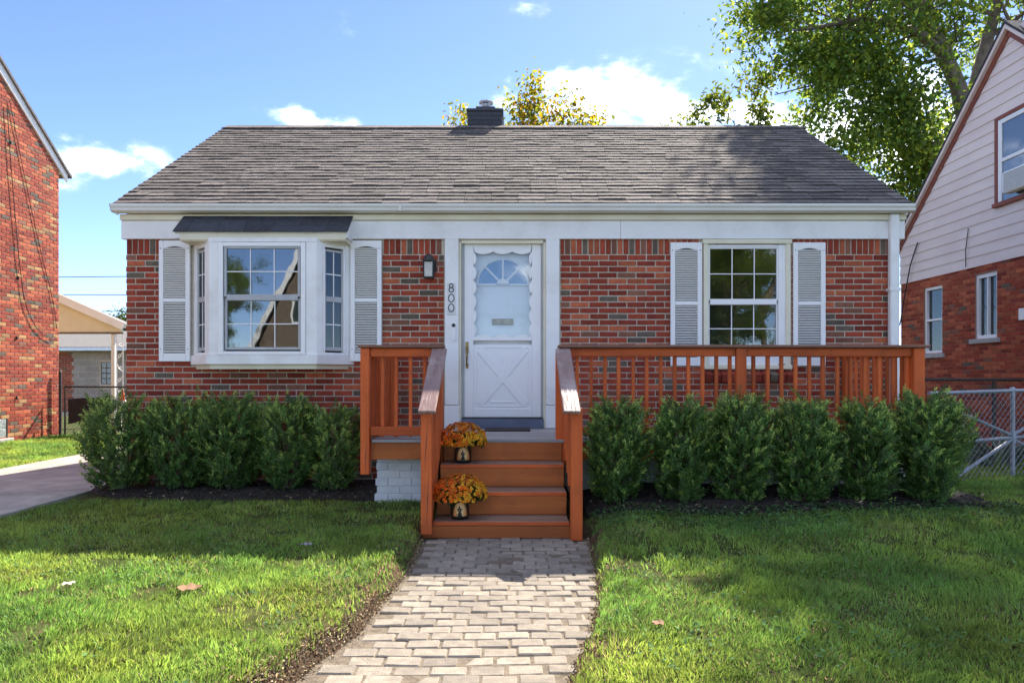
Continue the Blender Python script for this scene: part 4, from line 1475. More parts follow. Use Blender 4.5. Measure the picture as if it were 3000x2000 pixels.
def mum(x, y, z, label, seed, spread, hue):
    R_ = np.random.default_rng(seed)
    t = thing('potted_chrysanthemum', (x, y, z), label, 'potted plant', 'chrysanthemum pots on the porch steps')
    b = MB()
    rp = .078
    b.lathe([(0, z + .001), (rp * .93, z + .001), (rp * .96, z + .006), (rp, z + .03), (rp * 1.02, z + .09), (rp * .98, z + .145), (rp * 1.0, z + .15), (rp * .9, z + .152), (rp * .88, z + .12), (0, z + .12)], x, y, 28)
    pot = b.obj('pot', M['black_pot'], t)
    # printed moon panel and cat, laid on the pot's curve
    def on(px, pz, o_):
        a = -PI / 2 + px / rp
        rr = rp * (1.0 + .02 * max(0, 1 - abs(pz - .09) / .06)) + o_
        return (x + rr * math.cos(a + .12), y + rr * math.sin(a + .12), z + pz)
    V_, F_, C_ = [], [], []
    nxs = 26
    for i in range(nxs):
        xa, xb = -.066 + .132 * i / nxs, -.066 + .132 * (i + 1) / nxs
        xm = (xa + xb) / 2
        top = .030 + .112 * (1 - (abs(xm) / .067) ** 3.2)
        for j in range(6):
            za, zb = .030 + (top - .030) * j / 6, .030 + (top - .030) * (j + 1) / 6
            bse = len(V_)
            V_ += [on(xa, za, .0012), on(xb, za, .0012), on(xb, zb, .0012), on(xa, zb, .0012)]
            F_.append((bse, bse + 1, bse + 2, bse + 3))
            e = min(1, ((xm / .056) ** 2 * 1.0 + ((za + zb) / 2 - .075) ** 2 / .055 ** 2 * .25))
            c0, c1 = np.array((.85, .58, .26)), np.array((.52, .14, .015))
            C_ += [tuple(c0 * (1 - e) + c1 * e)] * 4
    ncol = 30
    for i in range(ncol):
        u = -.34 + .68 * (i + .5) / ncol
        for s0, s1 in spans(CAT, u):
            bse = len(V_)
            xa, xb = (u - .0114) * .092 - .004, (u + .0114) * .092 - .004
            V_ += [on(xa, .030 + s0 * .092, .0022), on(xb, .030 + s0 * .092, .0022), on(xb, .030 + s1 * .092, .0022), on(xa, .030 + s1 * .092, .0022)]
            F_.append((bse, bse + 1, bse + 2, bse + 3))
            C_ += [(.008, .007, .006)] * 4
    for ex in (-.0105, .0055):
        bse = len(V_)
        V_ += [on(ex, .0815, .003), on(ex + .006, .0805, .003), on(ex + .006, .084, .003), on(ex, .085, .003)]
        F_.append((bse, bse + 1, bse + 2, bse + 3))
        C_ += [(.75, .65, .4)] * 4
    for dx_, dz_ in ((.018, .118), (.036, .10), (-.03, .11), (-.04, .065)):
        bse = len(V_)
        V_ += [on(dx_, dz_, .0022), on(dx_ + .005, dz_, .0022), on(dx_ + .005, dz_ + .003, .0022), on(dx_, dz_ + .003, .0022)]
        F_.append((bse, bse + 1, bse + 2, bse + 3))
        C_ += [(.012, .008, .006)] * 4
    me_ = np_mesh('moon_print', np.array(V_), np.array(F_).ravel(), np.full(len(F_), 4), M['print'], np.array(C_))
    me_.transform(Matrix.Translation((-x, -y, -z)))
    pr = bpy.data.objects.new('moon_print', me_)
    COL.objects.link(pr)
    pr.parent = pot
    # leaves
    cz = z + .190
    n_ = 1500
    d_ = unit(R_.normal(size=(n_, 3)))
    d_[:, 2] = np.abs(d_[:, 2]) * .9 - .28
    rad = R_.uniform(.5, 1.0, n_)[:, None]
    p_ = np.array((x, y, cz)) + d_ * np.array((spread * .93, spread * .86, .125)) * rad
    p_[:, 2] = np.maximum(p_[:, 2], z + .10)
    ax = d_ + R_.normal(size=(n_, 3)) * .5
    col = np.array((.035, .080, .022)) * R_.uniform(.6, 1.5, (n_, 1)) + np.array((.03, .03, .0)) * R_.random((n_, 1))
    lm = leaf_mesh('foliage', p_ - np.array((x, y, z)), ax, R_.normal(size=(n_, 3)) + (0, 0, 1.0), R_.uniform(.025, .04, n_), R_.uniform(.014, .02, n_), col, M['foliage'])
    fo = bpy.data.objects.new('foliage', lm)
    COL.objects.link(fo)
    fo.parent = t
    b = MB()
    for k in range(9):
        a = k * 2 * PI / 9
        b.tube([(x + .03 * math.cos(a), y + .03 * math.sin(a), z + .12), (x + .09 * math.cos(a), y + .09 * math.sin(a), cz + .03)], .004, 5)
    b.obj('stem', M['twig'], t)
    # flower heads: layered petals round a dark centre
    heads = 560
    P_, A_, N_, L_, W_, C2 = [], [], [], [], [], []
    for h in range(heads):
        ph = R_.uniform(0, 2 * PI)
        ct = R_.uniform(-.12, 1.0)
        st_ = math.sqrt(1 - max(0, ct) ** 2) if ct > 0 else 1
        dv = np.array((math.cos(ph) * st_, math.sin(ph) * st_, ct))
        c_ = np.array((x, y, cz)) + dv * np.array((spread, spread * .92, .172)) * R_.uniform(.93, 1.04)
        nv = dv * np.array((1, 1, 1.3)) + R_.normal(size=3) * .25
        nv /= np.linalg.norm(nv)
        t1 = np.cross(nv, (0.31, .77, .12))
        t1 /= np.linalg.norm(t1)
        t2 = np.cross(nv, t1)
        side = (dv[0] + R_.normal() * .45 + hue)
        base = np.array((.95, .62, .060)) if side > .5 else (np.array((.95, .40, .035)) if side > -.25 else np.array((.90, .24, .030)))
        base = base * R_.uniform(.75, 1.15)
        if ct > .6 and R_.random() < .4:
            base = np.array((.55, .24, .05))
        for ring, (npet, tilt, ln_) in enumerate(((9, .25, .0185), (7, .7, .015), (4, 1.1, .010))):
            for k in range(npet):
                a = 2 * PI * (k + ring * .5) / npet + R_.normal() * .1
                r_ = t1 * math.cos(a) + t2 * math.sin(a)
                ax_ = r_ * math.cos(tilt) + nv * math.sin(tilt)
                P_.append(c_ + nv * .002 * ring)
                A_.append(ax_)
                N_.append(nv)
                L_.append(ln_ * R_.uniform(.85, 1.1))
                W_.append(.0095)
                C2.append(base * (1.0, .8, .55)[ring])
    lm = leaf_mesh('blossoms', np.array(P_) - np.array((x, y, z)), np.array(A_), np.array(N_), np.array(L_), np.array(W_), np.array(C2), M['petal'], .12)
    bo = bpy.data.objects.new('blossoms', lm)
    COL.objects.link(bo)
    bo.parent = t
    return t
mum(-.452, 6.285, .546, 'potted orange and yellow chrysanthemum in black cat pot on the upper step', 3, .212, .0)
mum(-.437, 5.715, .151, 'potted orange and yellow chrysanthemum in black cat pot on the lowest step', 5, .222, -.1)

# ------------------------------------------------------------------ box shrubs along the house
def shrub(x, y, w, h, seed, label, group, thin=1.0, dep=.42, zb=GZ + .05):
    R_ = np.random.default_rng(seed)
    t = thing('box_shrub', (x, y, zb), label, 'shrub', group)
    ns = int(820 * thin)
    stems = MB()
    for k in range(11):
        a = R_.uniform(0, 2 * PI)
        r0, r1 = R_.uniform(.0, .05), R_.uniform(.12, .5)
        p0 = (x + r0 * math.cos(a), y + r0 * math.sin(a), zb - .03)
        p1 = (x + r1 * w * .35 * math.cos(a), y + r1 * dep * .5 * math.sin(a), zb + h * .25)
        p2 = (x + r1 * w * .75 * math.cos(a), y + r1 * dep * math.sin(a), zb + h * R_.uniform(.55, .8))
        stems.tube([p0, p1, p2], [.011, .008, .004], 5)
    stems.obj('stem', M['twig'], t)
    P_, A_, N_, L_, C_ = [], [], [], [], []
    shape_ph = R_.uniform(0, 6.28, 4)
    for s in range(ns):
        u = R_.random()
        zt = .08 + .92 * u ** .9
        a = R_.uniform(0, 2 * PI)
        # vase-shaped outline, bulging at two thirds of the height, flat-domed top
        prof = (.56 + .44 * math.sin(min(1.0, zt / .58) * PI / 2) ** 1.2) * (1 if zt < .62 else math.sqrt(max(.12, 1 - ((zt - .62) / .50) ** 2)))
        lump = 1 + .17 * math.sin(3 * a + shape_ph[0] + 4 * zt) + .10 * math.sin(5 * a + shape_ph[1] - 7 * zt) + R_.normal() * .05
        rr = R_.uniform(.45, 1.0) ** .6
        ctr = np.array((x + w / 2 * prof * lump * rr * math.cos(a), y + dep * prof * lump * rr * math.sin(a), zb + h * zt * (.97 + .05 * R_.normal())))
        d_ = np.array((math.cos(a) * .85, math.sin(a) * .85, .45 + .75 * zt))
        d_ += R_.normal(size=3) * .3
        d_ /= np.linalg.norm(d_)
        Ls = R_.uniform(.09, .17)
        st_ = ctr - d_ * Ls
        fresh = R_.random() < (.10 + .40 * zt)
        nl = int(R_.integers(20, 30))
        tone = R_.uniform(.5, 1.45)
        ref = np.cross(d_, (0.2, .4, .1))
        ref /= np.linalg.norm(ref)
        ref2 = np.cross(d_, ref)
        for k in range(nl):
            f = (k + R_.random()) / nl
            an = k * 2.4 + R_.normal() * .3
            rad = ref * math.cos(an) + ref2 * math.sin(an)
            P_.append(st_ + d_ * Ls * f + rad * .004 + R_.normal(size=3) * .004)
            A_.append(rad * (.95 - .4 * f) + d_ * (.65 + .5 * f))
            N_.append(d_ - rad * .3)
            L_.append(R_.uniform(.024, .040) * (1.05 - .3 * f))
            c_ = np.array((.098, .190, .046)) * tone * R_.uniform(.7, 1.35)
            if fresh and f > .55:
                c_ = c_ * .4 + np.array((.36, .46, .11)) * R_.uniform(.6, 1.1)
            if R_.random() < .015:
                c_ = np.array((.25, .20, .10))
            C_.append(c_)
    lm = leaf_mesh('foliage', np.array(P_) - np.array((x, y, zb)), np.array(A_), np.array(N_), np.array(L_), np.array(L_) * .46, np.array(C_), M['box_leaf'], .2)
    fo = bpy.data.objects.new('foliage', lm)
    COL.objects.link(fo)
    fo.parent = t
    return t
GL, GR = 'box shrubs left of the steps', 'box shrubs right of the steps'
shrub(-4.10, 7.18, .90, .99, 21, 'wide box shrub with bare pale stems beside the driveway', GL, 1.15)
shrub(-3.50, 7.24, .82, .98, 22, 'box shrub between the driveway shrub and the bay window shrubs', GL, 1.05)
shrub(-2.98, 7.26, .78, 1.00, 23, 'full box shrub below the left half of the bay window', GL, 1.1)
shrub(-2.36, 7.22, .68, .97, 24, 'box shrub with yellowish shoots below the right of the bay window', GL, .9)
shrub(-1.86, 7.16, .62, .90, 25, 'thinnest and lowest box shrub beside the porch end post', GL, .72)
shrub(.93, 6.06, .60, .92, 31, 'box shrub just right of the wooden steps', GR, .95, .30, GZ + .11)
shrub(1.51, 6.05, .58, .92, 32, 'box shrub second from the right side of the steps', GR, .95, .30, GZ + .11)
shrub(2.02, 6.04, .62, .97, 33, 'tall box shrub in front of the middle rail post', GR, 1.05, .31, GZ + .11)
shrub(2.58, 6.05, .62, .93, 34, 'box shrub below the right shutter of the plain window', GR, 1.0, .31, GZ + .11)
shrub(3.14, 6.06, .60, .92, 35, 'box shrub hiding the foot of the downspout', GR, .95, .31, GZ + .11)
shrub(3.70, 6.10, .66, .98, 36, 'large round box shrub at the right end beside the wire fence', GR, 1.35, .36, GZ + .11)

# bark chips and dead leaves on the beds
n_ = 3000
P_ = np.zeros((n_, 3))
left = rng.random(n_) < .5
P_[:, 0] = np.where(left, rng.uniform(-4.35, -1.4, n_), rng.uniform(.66, 4.3, n_))
P_[:, 1] = bed_front(P_[:, 0]) + rng.uniform(-.12, .75, n_) ** 1.0
P_[:, 2] = GZ + .045 + .03 * rng.random(n_) + np.where(left, 0, .095)
A_ = rng.normal(size=(n_, 3)) * (1, 1, .25)
C_ = np.where(rng.random((n_, 1)) < .12, np.array((.26, .20, .13)), np.array((.045, .034, .026))) * rng.uniform(.5, 1.4, (n_, 1))
me = leaf_mesh('bark_chips', P_, A_, rng.normal(size=(n_, 3)) * .3 + (0, 0, 1), rng.uniform(.02, .05, n_), rng.uniform(.012, .025, n_), C_, M['chip'], .15)
o = link(bpy.data.objects.new('bark_chips', me))
tag(o, kind='stuff')

# ------------------------------------------------------------------ the brick house across the driveway (left)
lh = thing('tall_brick_house', (-9.29, 11.0, .07), 'tall multicoloured brick house with white bargeboard across the driveway', 'house')
LX, LYF = -9.29, 14.0
LYN, LRY = 4.6, 9.3
def rake_z(y):
    return 5.60 + (LYF - y) * .785
zr = rake_z(LRY)
holes = [(11.3, 12.56, .20, .56)]
lw = MB()
lw.prism([(LYN, -.1), (LYF - .006, -.1), (LYF - .006, 5.60), (LRY, zr), (LYN, zr - (LRY - LYN) * .785)], 'x', LX - .3, LX - .007)
lwall = lw.obj('wall', M['mortar'], lh)
MB().box(-17, LX - .302, LYN, LYF - .01, -.1, 5.55).obj('wall', M['br_tan'], lh)
rows = []
z, k = .115, 0
while z < 7.4:
    y0 = 11.95
    ymax = LYF if z < 5.58 else LYF - (z - 5.58) / .785
    segs = cut(y0, ymax, z, .05, holes)
    rows.append((z, segs, (.0, .108)[k % 2] + random.uniform(-.01, .01), .0565, .216))
    z += .0677
    k += 1
def lscore(u, z_):
    return random.random() * 2 + (2 if .9 < z_ < 6.6 else 0) + (u - 12.3) * .3
lay_bricks(lwall, 'y', LX - .007, 1, rows, .216, .0677, .0105, [40, 14, 30, 7, 5, 8, 0, 0], lscore)
MB().box(LX - .004, LX + .001, LYN, 11.94, -.05, 5.5).obj('wall_face', M['br_red'], lh)
# glass block basement window
gw = MB()
for i in range(6):
    for j in range(2):
        gw.box(LX - .030, LX + .0, 11.36 + i * .198, 11.36 + i * .198 + .19, .215 + j * .17, .215 + j * .17 + .163, .012)
gwo = gw.obj('glass_block_window', M['glass_blk'], lh)
bx('window_sill', M['stone'], lh, LX - .02, LX + .05, 11.2, 12.68, .125, .195, .008)
bx('window_jamb', M['black'], lh, LX - .035, LX + .004, 12.545, 12.575, .20, .56, .002)
# bargeboard, gutter end and roof
b = MB()
b.prism([(LYF + .22, rake_z(LYF + .22) - .06), (LYF + .22, rake_z(LYF + .22) + .14), (LRY, zr + .14), (LRY, zr - .06)], 'x', LX + .002, LX + .035)
b.obj('bargeboard', M['white'], lh)
b = MB()
b.prism([(LYF + .30, rake_z(LYF + .30) + .10), (LYF + .30, rake_z(LYF + .3) + .16), (LRY, zr + .20), (LYN - .3, zr + .2 - (LRY - LYN + .3) * .785), (LYN - .3, zr + .14 - (LRY - LYN + .3) * .785), (LRY, zr + .141)], 'x', -17, LX + .075)
b.obj('roof', M['shingle_r'], lh)
b = MB()
b.box(-17, LX + .03, LYF + .01, LYF + .13, rake_z(LYF) - .10, rake_z(LYF) + .0, .01)
b.obj('gutter', M['gutter'], lh)
def cable(pts, r, parent):
    q_ = MB()
    q_.tube(pts, r, 5)
    return q_.obj('cable', M['cable'], parent)
cx_ = LX + .02
cable([(cx_, 12.60 + dy_, zz) for dy_, zz in ((0, 6.42), (.12, 6.0), (.30, 5.4), (.52, 4.7), (.72, 4.1), (.92, 3.55), (1.12, 3.05), (1.25, 2.62), (1.29, 2.3))], .006, lh)
cable([(cx_ + .01, 12.52 + dy_, zz) for dy_, zz in ((0, 6.30), (.08, 5.4), (.17, 4.6), (.28, 3.7), (.40, 2.95), (.52, 2.6), (.74, 2.3), (1.0, 2.12), (1.22, 2.06), (1.32, 2.14))], .0075, lh)
for zz, yy in ((3.15, 12.82), (5.62, 12.62), (2.02, 12.78), (.90, 12.78)):
    bx('wall_hook', M['black'], lh, LX - .004, LX + .03, yy, yy + .02, zz, zz + .06, .004)

# driveway gate at the far end, between the tall house and the bungalow
gt = thing('driveway_gate', (-7.0, 13.9, GZ), 'rusty chain link gate with dark fabric across the driveway', 'gate')
q = MB()
q.tube([(-9.20, 13.9, .03), (-9.20, 13.9, 1.42)], .030, 8)
q.tube([(-9.20, 13.9, 1.42), (-9.20, 13.9, 1.46)], [.034, .012], 8)
q.obj('gate_post', M['steel_dk'], gt)
q = MB()
q.tube([(-9.10, 13.9, .14), (-9.10, 13.9, 1.12), (-6.9, 13.9, 1.11), (-6.9, 13.9, .14), (-9.10, 13.9, .14)], .02, 7)
q.tube([(-6.84, 13.9, .14), (-6.84, 13.9, 1.11), (-4.7, 13.9, 1.10), (-4.7, 13.9, .14), (-6.84, 13.9, .14)], .02, 7)
q.obj('gate_frame', M['steel_dk'], gt)
def chainlink(p, ux, W, Hh, wire, pitch, m, parent, name='chain_link_mesh'):
    """diamond wire netting in the plane spanned by ux and z from corner p"""
    q_ = MB()
    p, ux = Vector(p), Vector(ux)
    nrm = ux.cross(Vector((0, 0, 1)))
    for sgn in (1, -1):
        c_ = -Hh if sgn > 0 else 0
        while c_ < (W if sgn > 0 else W + Hh):
            # line u = c + sgn*v, v in 0..Hh
            v0, v1 = 0.0, Hh
            if sgn > 0:
                v0, v1 = max(0, -c_), min(Hh, W - c_)
            else:
                v0, v1 = max(0, c_ - W), min(Hh, c_)
            if v1 - v0 > .02:
                a = p + ux * (c_ + sgn * v0) + Vector((0, 0, v0)) + nrm * (.002 * sgn)
                b_ = p + ux * (c_ + sgn * v1) + Vector((0, 0, v1)) + nrm * (.002 * sgn)
                q_.tube([a, b_], wire, 4, cap=False)
            c_ += pitch
    return q_.obj(name, m, parent, kind='stuff')
chainlink((-9.08, 13.9, .16), (1, 0, 0), 2.16, .94, .0022, .085, M['steel_dk'], gt)
chainlink((-6.82, 13.9, .16), (1, 0, 0), 2.1, .94, .0022, .085, M['steel_dk'], gt)
q = MB()
nn = 16
vs_ = []
for i in range(nn + 1):
    x = -9.02 + .80 * i / nn
    sag = .05 * math.sin(PI * i / nn)
    for j in range(5):
        vs_.append((x, 13.87 + .01 * math.sin(i * 1.3 + j), .36 + .05 * math.sin(PI * i / nn) + (.87 - .36 - sag * .5) * j / 4))
q.add(vs_, [(i * 5 + j, (i + 1) * 5 + j, (i + 1) * 5 + j + 1, i * 5 + j + 1) for i in range(nn) for j in range(4)], 0, True)
q.obj('privacy_fabric', M['mesh_fabric'], gt)

# things standing behind the gate
gr = thing('covered_grill', (-7.55, 15.2, .06), 'grey fabric cover over a bulky shape behind the driveway gate', 'covered grill')
q = MB()
nn = 24
rings = [(.36, .50, .12), (.36, .48, .45), (.34, .46, .85), (.30, .40, 1.02), (.20, .28, 1.10), (.0, .0, 1.12)]
vs_, fs = [], []
for ri, (ry, rx_, zz) in enumerate(rings):
    for k in range(nn):
        a = 2 * PI * k / nn
        w_ = 1 + .10 * math.sin(5 * a + ri) * (1 if ri < 3 else .3)
        ex = lambda v: math.copysign(abs(v) ** .55, v)
        vs_.append((-7.55 + rx_ * .8 * ex(math.cos(a)) * w_, 15.2 + ry * ex(math.sin(a)) * w_, zz))
for ri in range(len(rings) - 1):
    for k in range(nn):
        fs.append((ri * nn + k, ri * nn + (k + 1) % nn, (ri + 1) * nn + (k + 1) % nn, (ri + 1) * nn + k))
q.add(vs_, fs, 0, True)
q.obj('fabric_cover', M['tarp'], gr)
q = MB()
for dx_ in (-.3, .3):
    q.tube([(-7.55 + dx_, 15.05, .02), (-7.55 + dx_, 15.05, .2)], .02, 6)
q.obj('leg', M['steel_dk'], gr)
tb = thing('garden_table', (-8.55, 14.9, .06), 'small round white garden table behind the driveway gate', 'table')
q = MB()
q.lathe([(0, .80), (.36, .80), (.38, .785), (.36, .765), (0, .765)], -8.55, 14.9, 28)
q.obj('tabletop', M['vinyl'], tb)
q = MB()
q.lathe([(.03, .765), (.03, .25), (.05, .20), (.24, .06), (.24, .03)], -8.55, 14.9, 14)
q.obj('pedestal', M['vinyl'], tb)
bt = thing('bottle', (-8.42, 14.75, .80), 'orange plastic bottle standing on the white garden table', 'bottle')
q = MB()
q.lathe([(0, .801), (.048, .801), (.05, .81), (.05, .92), (.045, .95), (.028, .99), (.026, 1.02)], -8.42, 14.75, 16)
q.obj('bottle_body', M['orange_plastic'], bt)
q = MB()
q.lathe([(.03, 1.02), (.03, 1.05), (0, 1.05)], -8.42, 14.75, 12)
q.obj('cap', M['orange_plastic'], bt)
lg = thing('log_round', (-8.75, 15.6, .06), 'sawn pale log standing on the grass behind the gate', 'log')
q = MB()
q.lathe([(0, .0), (.14, .0), (.15, .05), (.14, .40), (.13, .43), (0, .43)], -8.75, 15.6, 14)
q.obj('log_body', M['twig'], lg)

# carport behind
cp = thing('carport', (-11.0, 19, .05), 'cream gabled carport on a lattice iron post behind the driveway gate', 'carport')
apx, apz = -12.6, 3.80
def cpz(x):
    return 2.53 + (-9.64 - x) * .43
q = MB()
for sgn in (1, -1):
    xe = -9.62 if sgn > 0 else 2 * apx + 9.62
    q.prism([(xe, cpz(-9.62)), (apx, apz), (apx, apz + .10), (xe, cpz(-9.62) + .10)], 'y', 16.9, 17.45)
q.obj('roof', M['shingle_gr'], cp)
for sgn in (1, -1):
    xe = -9.60 if sgn > 0 else 2 * apx + 9.60
    q = MB()
    q.bar((xe, 16.87, cpz(-9.60) + .05), (apx + .01 * sgn, 16.87 + .002 * sgn, apz + .07), .05, .20, .008)
    q.obj('fascia_board', M['white'], cp)
q = MB()
q.prism([(-9.72, 2.42), (-9.72, 2.56), (apx, apz - .02), (2 * apx + 9.72, 2.56), (2 * apx + 9.72, 2.42)], 'y', 16.98, 17.03)
q.obj('gable_panel', M['cream'], cp)
bx('beam', M['twig'], cp, 2 * apx + 9.72, -9.70, 16.96, 17.05, 2.385, 2.43, .005)
q = MB()
q.box(-9.99, -9.90, 17.0, 17.09, .05, 2.385, .008)
q.obj('post', M['gutter'], cp)
q = MB()
for xx in (-9.86, -9.70):
    q.tube([(xx, 17.02, .05), (xx, 17.02, 2.40)], .012, 6)
q.obj('iron_post', M['vinyl'], cp)
q = MB()
zz = .25
k = 0
while zz < 2.2:
    a, b_ = (-9.86, -9.70) if k % 2 else (-9.70, -9.86)
    q.tube([(a, 17.02, zz), ((a + b_) / 2, 17.02, zz + .06), (b_, 17.02, zz + .20)], .007, 5)
    q.tube([(-9.78 + .035 * math.cos(t_ * PI / 5), 17.02, zz + .09 + .035 * math.sin(t_ * PI / 5)) for t_ in range(11)], .006, 5)
    zz += .30
    k += 1
q.obj('lattice_scroll', M['vinyl'], cp)
MB().box(-15.6, -15.48, 17.0, 17.1, .05, 2.385).obj('post', M['gutter'], cp)

# garage with concrete block wall
gg = thing('block_garage', (-15, 26, .05), 'low grey block garage with shingle roof seen under the carport', 'garage')
gwall = holed_wall('wall', M['mortar'], gg, 'x', 24.0, 24.2, -20.0, -12.0, -.1, 2.25, [(-14.46, -13.9, 1.05, 1.82)])
rows = []
z, k = .16, 0
while z < 2.2:
    rows.append((z, cut(-15.45, -12.0, z, .18, [(-14.5, -13.86, 1.0, 1.85)]), (.0, .2)[k % 2], .188, .40))
    z += .203
    k += 1
_save = BRICK_MATS[6]
BRICK_MATS[6] = M['block']
lay_bricks(gwall, 'x', 24.0, -1, rows, .40, .203, .012, [0, 0, 0, 0, 0, 0, 1, 0], lambda u, z: random.random(), proud=.008)
BRICK_MATS[6] = _save
rows = []
z, k = .10, 0
while z < 2.2:
    rows.append((z, [(-16.2, -15.47 + (.0, .07)[(k // 2) % 2])], (.0, .11)[k % 2], .058, .22))
    z += .068
    k += 1
lay_bricks(gwall, 'x', 24.0, -1, rows, .22, .068, .010, [40, 30, 20, 5, 5, 0, 0, 0], lambda u, z: random.random(), limit=140)
q = MB()
for i in range(3):
    for j in range(4):
        q.box(-14.455 + i * .185, -14.455 + i * .185 + .175, 24.03, 24.10, 1.06 + j * .19, 1.06 + j * .19 + .178, .015)
q.obj('glass_block_window', M['glass_blk'], gg)
q = MB()
q.prism([(23.65, 2.28), (23.65, 2.34), (27.5, 3.15), (31.3, 2.34), (31.3, 2.28)], 'x', -20.2, -11.8)
q.obj('roof', M['shingle_gr'], gg)
bx('gutter', M['tin'], gg, -20.2, -11.8, 23.55, 23.66, 2.20, 2.32, .015)
MB().box(-20, -12, 24.21, 31, -.1, 2.26).obj('wall', M['block'], gg)

# overhead wires
for i, (za, zb_) in enumerate(((5.66, 5.80), (5.12, 4.98), (4.33, 4.26))):
    w = thing('power_line', (-20, 30, 0), ('topmost of the three black wires in the gap left of the bungalow', 'middle wire of the three in the gap left of the bungalow', 'lowest of the three black wires above the carport roof')[i], 'power line', 'wires in the gap behind the carport')
    q = MB()
    q.tube([(-36 + 3.2 * k, 30, za + (zb_ - za) * (k / 10) * 1.6 - .25 * math.sin(PI * k / 10) + .15) for k in range(11)], .018, 5)
    q.obj('wire', M['cable'], w)

# ------------------------------------------------------------------ the sided house on the right
RX = 8.2
rh = thing('sided_brick_house', (RX, 11.0, .08), 'gabled neighbour house with pinkish siding above red brick on the right', 'house')
RYF, RYN, RRY = 14.4, 8.0, 11.22
def rz(y):
    return 4.12 + (RYF - y) * .93 if y >= RRY else 4.12 + (RYF - RRY) * .93 - (RRY - y) * .93
holes = [(13.02, 13.60, 1.774, 3.09), (11.55, 12.10, 1.99, 3.12)]
rwall = holed_wall('wall', M['mortar_dark'], rh, 'y', RX + .006, RX + .3, RYN, RYF - .005, -.1, 3.27, holes)
rows = []
z, k = .13, 0
while z < 3.27:
    rows.append((z, cut(10.75, RYF, z, .05, holes), (.0, .108)[k % 2], .060, .216))
    z += .0677
    k += 1
lay_bricks(rwall, 'y', RX + .006, -1, rows, .216, .0677, .007, [40, 8, 42, 6, 2, 0, 0, 0], lambda u, z: (2 if z > 1.2 else 0) + random.random() * 1.5, proud=.006)
MB().box(RX - .001, RX + .004, RYN, 10.74, -.05, 3.27).obj('wall_face', M['br_red'], rh)
MB().box(RX + .302, 17, RYN, RYF - .01, -.1, 3.3).obj('wall', M['br_red'], rh)
# gable body behind the boards
AZ = rz(RRY)
q = MB()
q.prism([(RYF, 3.275), (RYF, 4.12), (RRY, AZ), (RYN, rz(RYN)), (RYN, 3.275)], 'x', RX + .012, RX + .3)
sw = q.obj('gable_wall', M['siding'], rh)
z = 3.262
WIN = (10.44, 11.47, 4.30, 5.62)
while z < AZ - .1:
    zt = z + .187
    zc = z + .09
    y_hi = RYF + .01 if zt < 4.12 else RYF - (zt - 4.12) / .93
    y_hi_b = RYF + .01 if z < 4.12 else RYF - (z - 4.12) / .93
    segs = [(8.4, y_hi_b, y_hi)]
    if WIN[2] - .08 < zc < WIN[3] + .08:
        segs = [(8.4, WIN[0] - .06, WIN[0] - .06), (WIN[1] + .08, y_hi_b, y_hi)]
    for y0, yb1, yt1 in segs:
        q = MB()
        q.add([(RX - .018, y0, z), (RX - .018, yb1, z), (RX - .002, yt1, zt + .012), (RX - .002, y0, zt + .012), (RX + .010, y0, z), (RX + .010, yb1, z), (RX + .010, yt1, zt + .012), (RX + .010, y0, zt + .012)],
              [(0, 1, 2, 3), (4, 7, 6, 5), (0, 4, 5, 1), (1, 5, 6, 2), (3, 2, 6, 7), (0, 3, 7, 4)])
        q.obj('siding_board', M['siding'], rh)
    z = zt
# rake: red trim, white edge, dark roof
q = MB()
q.prism([(RYF + .05, rz(RYF + .05) - .16), (RYF + .05, rz(RYF + .05) - .01), (RRY, AZ - .01), (RYN - .1, rz(RYN - .1) - .01), (RYN - .1, rz(RYN - .1) - .16), (RRY, AZ - .16)], 'x', RX - .035, RX - .019)
q.obj('rake_trim', M['trim_red'], rh)
q = MB()
q.prism([(RYF + .12, rz(RYF + .12) - .03), (RYF + .12, rz(RYF + .12) + .05), (RRY, AZ + .05), (RYN - .1, rz(RYN - .1) + .05), (RYN - .1, rz(RYN - .1) - .03), (RRY, AZ - .03)], 'x', RX - .10, RX - .036)
q.obj('rake_board', M['siding'], rh)
q = MB()
q.prism([(RYF + .25, rz(RYF + .25) + .051), (RYF + .25, rz(RYF + .25) + .085), (RRY, AZ + .10), (RYN - .2, rz(RYN - .2) + .085), (RYN - .2, rz(RYN - .2) + .051), (RRY, AZ + .051)], 'x', RX - .115, 17)
q.obj('roof', M['shingle_dk'], rh)
# upper window with the air conditioner
q = MB()
wy0, wy1, wz0_, wz1_ = WIN
q.box(RX - .05, RX + .01, wy0 - .06, wy0, wz0_ - .06, wz1_ + .06, .004)
q.box(RX - .05, RX + .01, wy1, wy1 + .07, wz0_ - .06, wz1_ + .06, .004)
q.box(RX - .051, RX + .01, wy0 + .001, wy1 - .001, wz1_ , wz1_ + .065, .004)
q.box(RX - .075, RX + .01, wy0 - .08, wy1 + .10, wz0_ - .13, wz0_ - .061, .004)
uw = q.obj('window', M['trim_red'], rh)
q = MB()
q.box(RX - .04, RX + .008, wy0 + .002, wy0 + .07, wz0_ - .06, wz1_ - .002, .004)
q.box(RX - .04, RX + .008, wy1 - .09, wy1 - .002, wz0_ - .06, wz1_ - .002, .004)
q.box(RX - .041, RX + .008, wy0 + .071, wy1 - .091, wz1_ - .08, wz1_ - .003, .004)
q.box(RX - .043, RX + .008, wy0 + .071, wy1 - .091, 4.90, 4.96, .004)
q.obj('window_frame', M['vinyl'], uw)
MB().box(RX - .025, RX - .02, wy0 + .071, wy1 - .091, wz0_ - .06, wz1_ - .081).obj('pane', M['glass'], uw)
ac = thing('air_conditioner', (RX - .14, 10.8, 4.3), 'white window air conditioner hanging out of the right neighbour window', 'air conditioner')
q = MB()
q.box(RX - .22, RX - .052, 10.47, 11.13, 4.30, 4.65, .02)
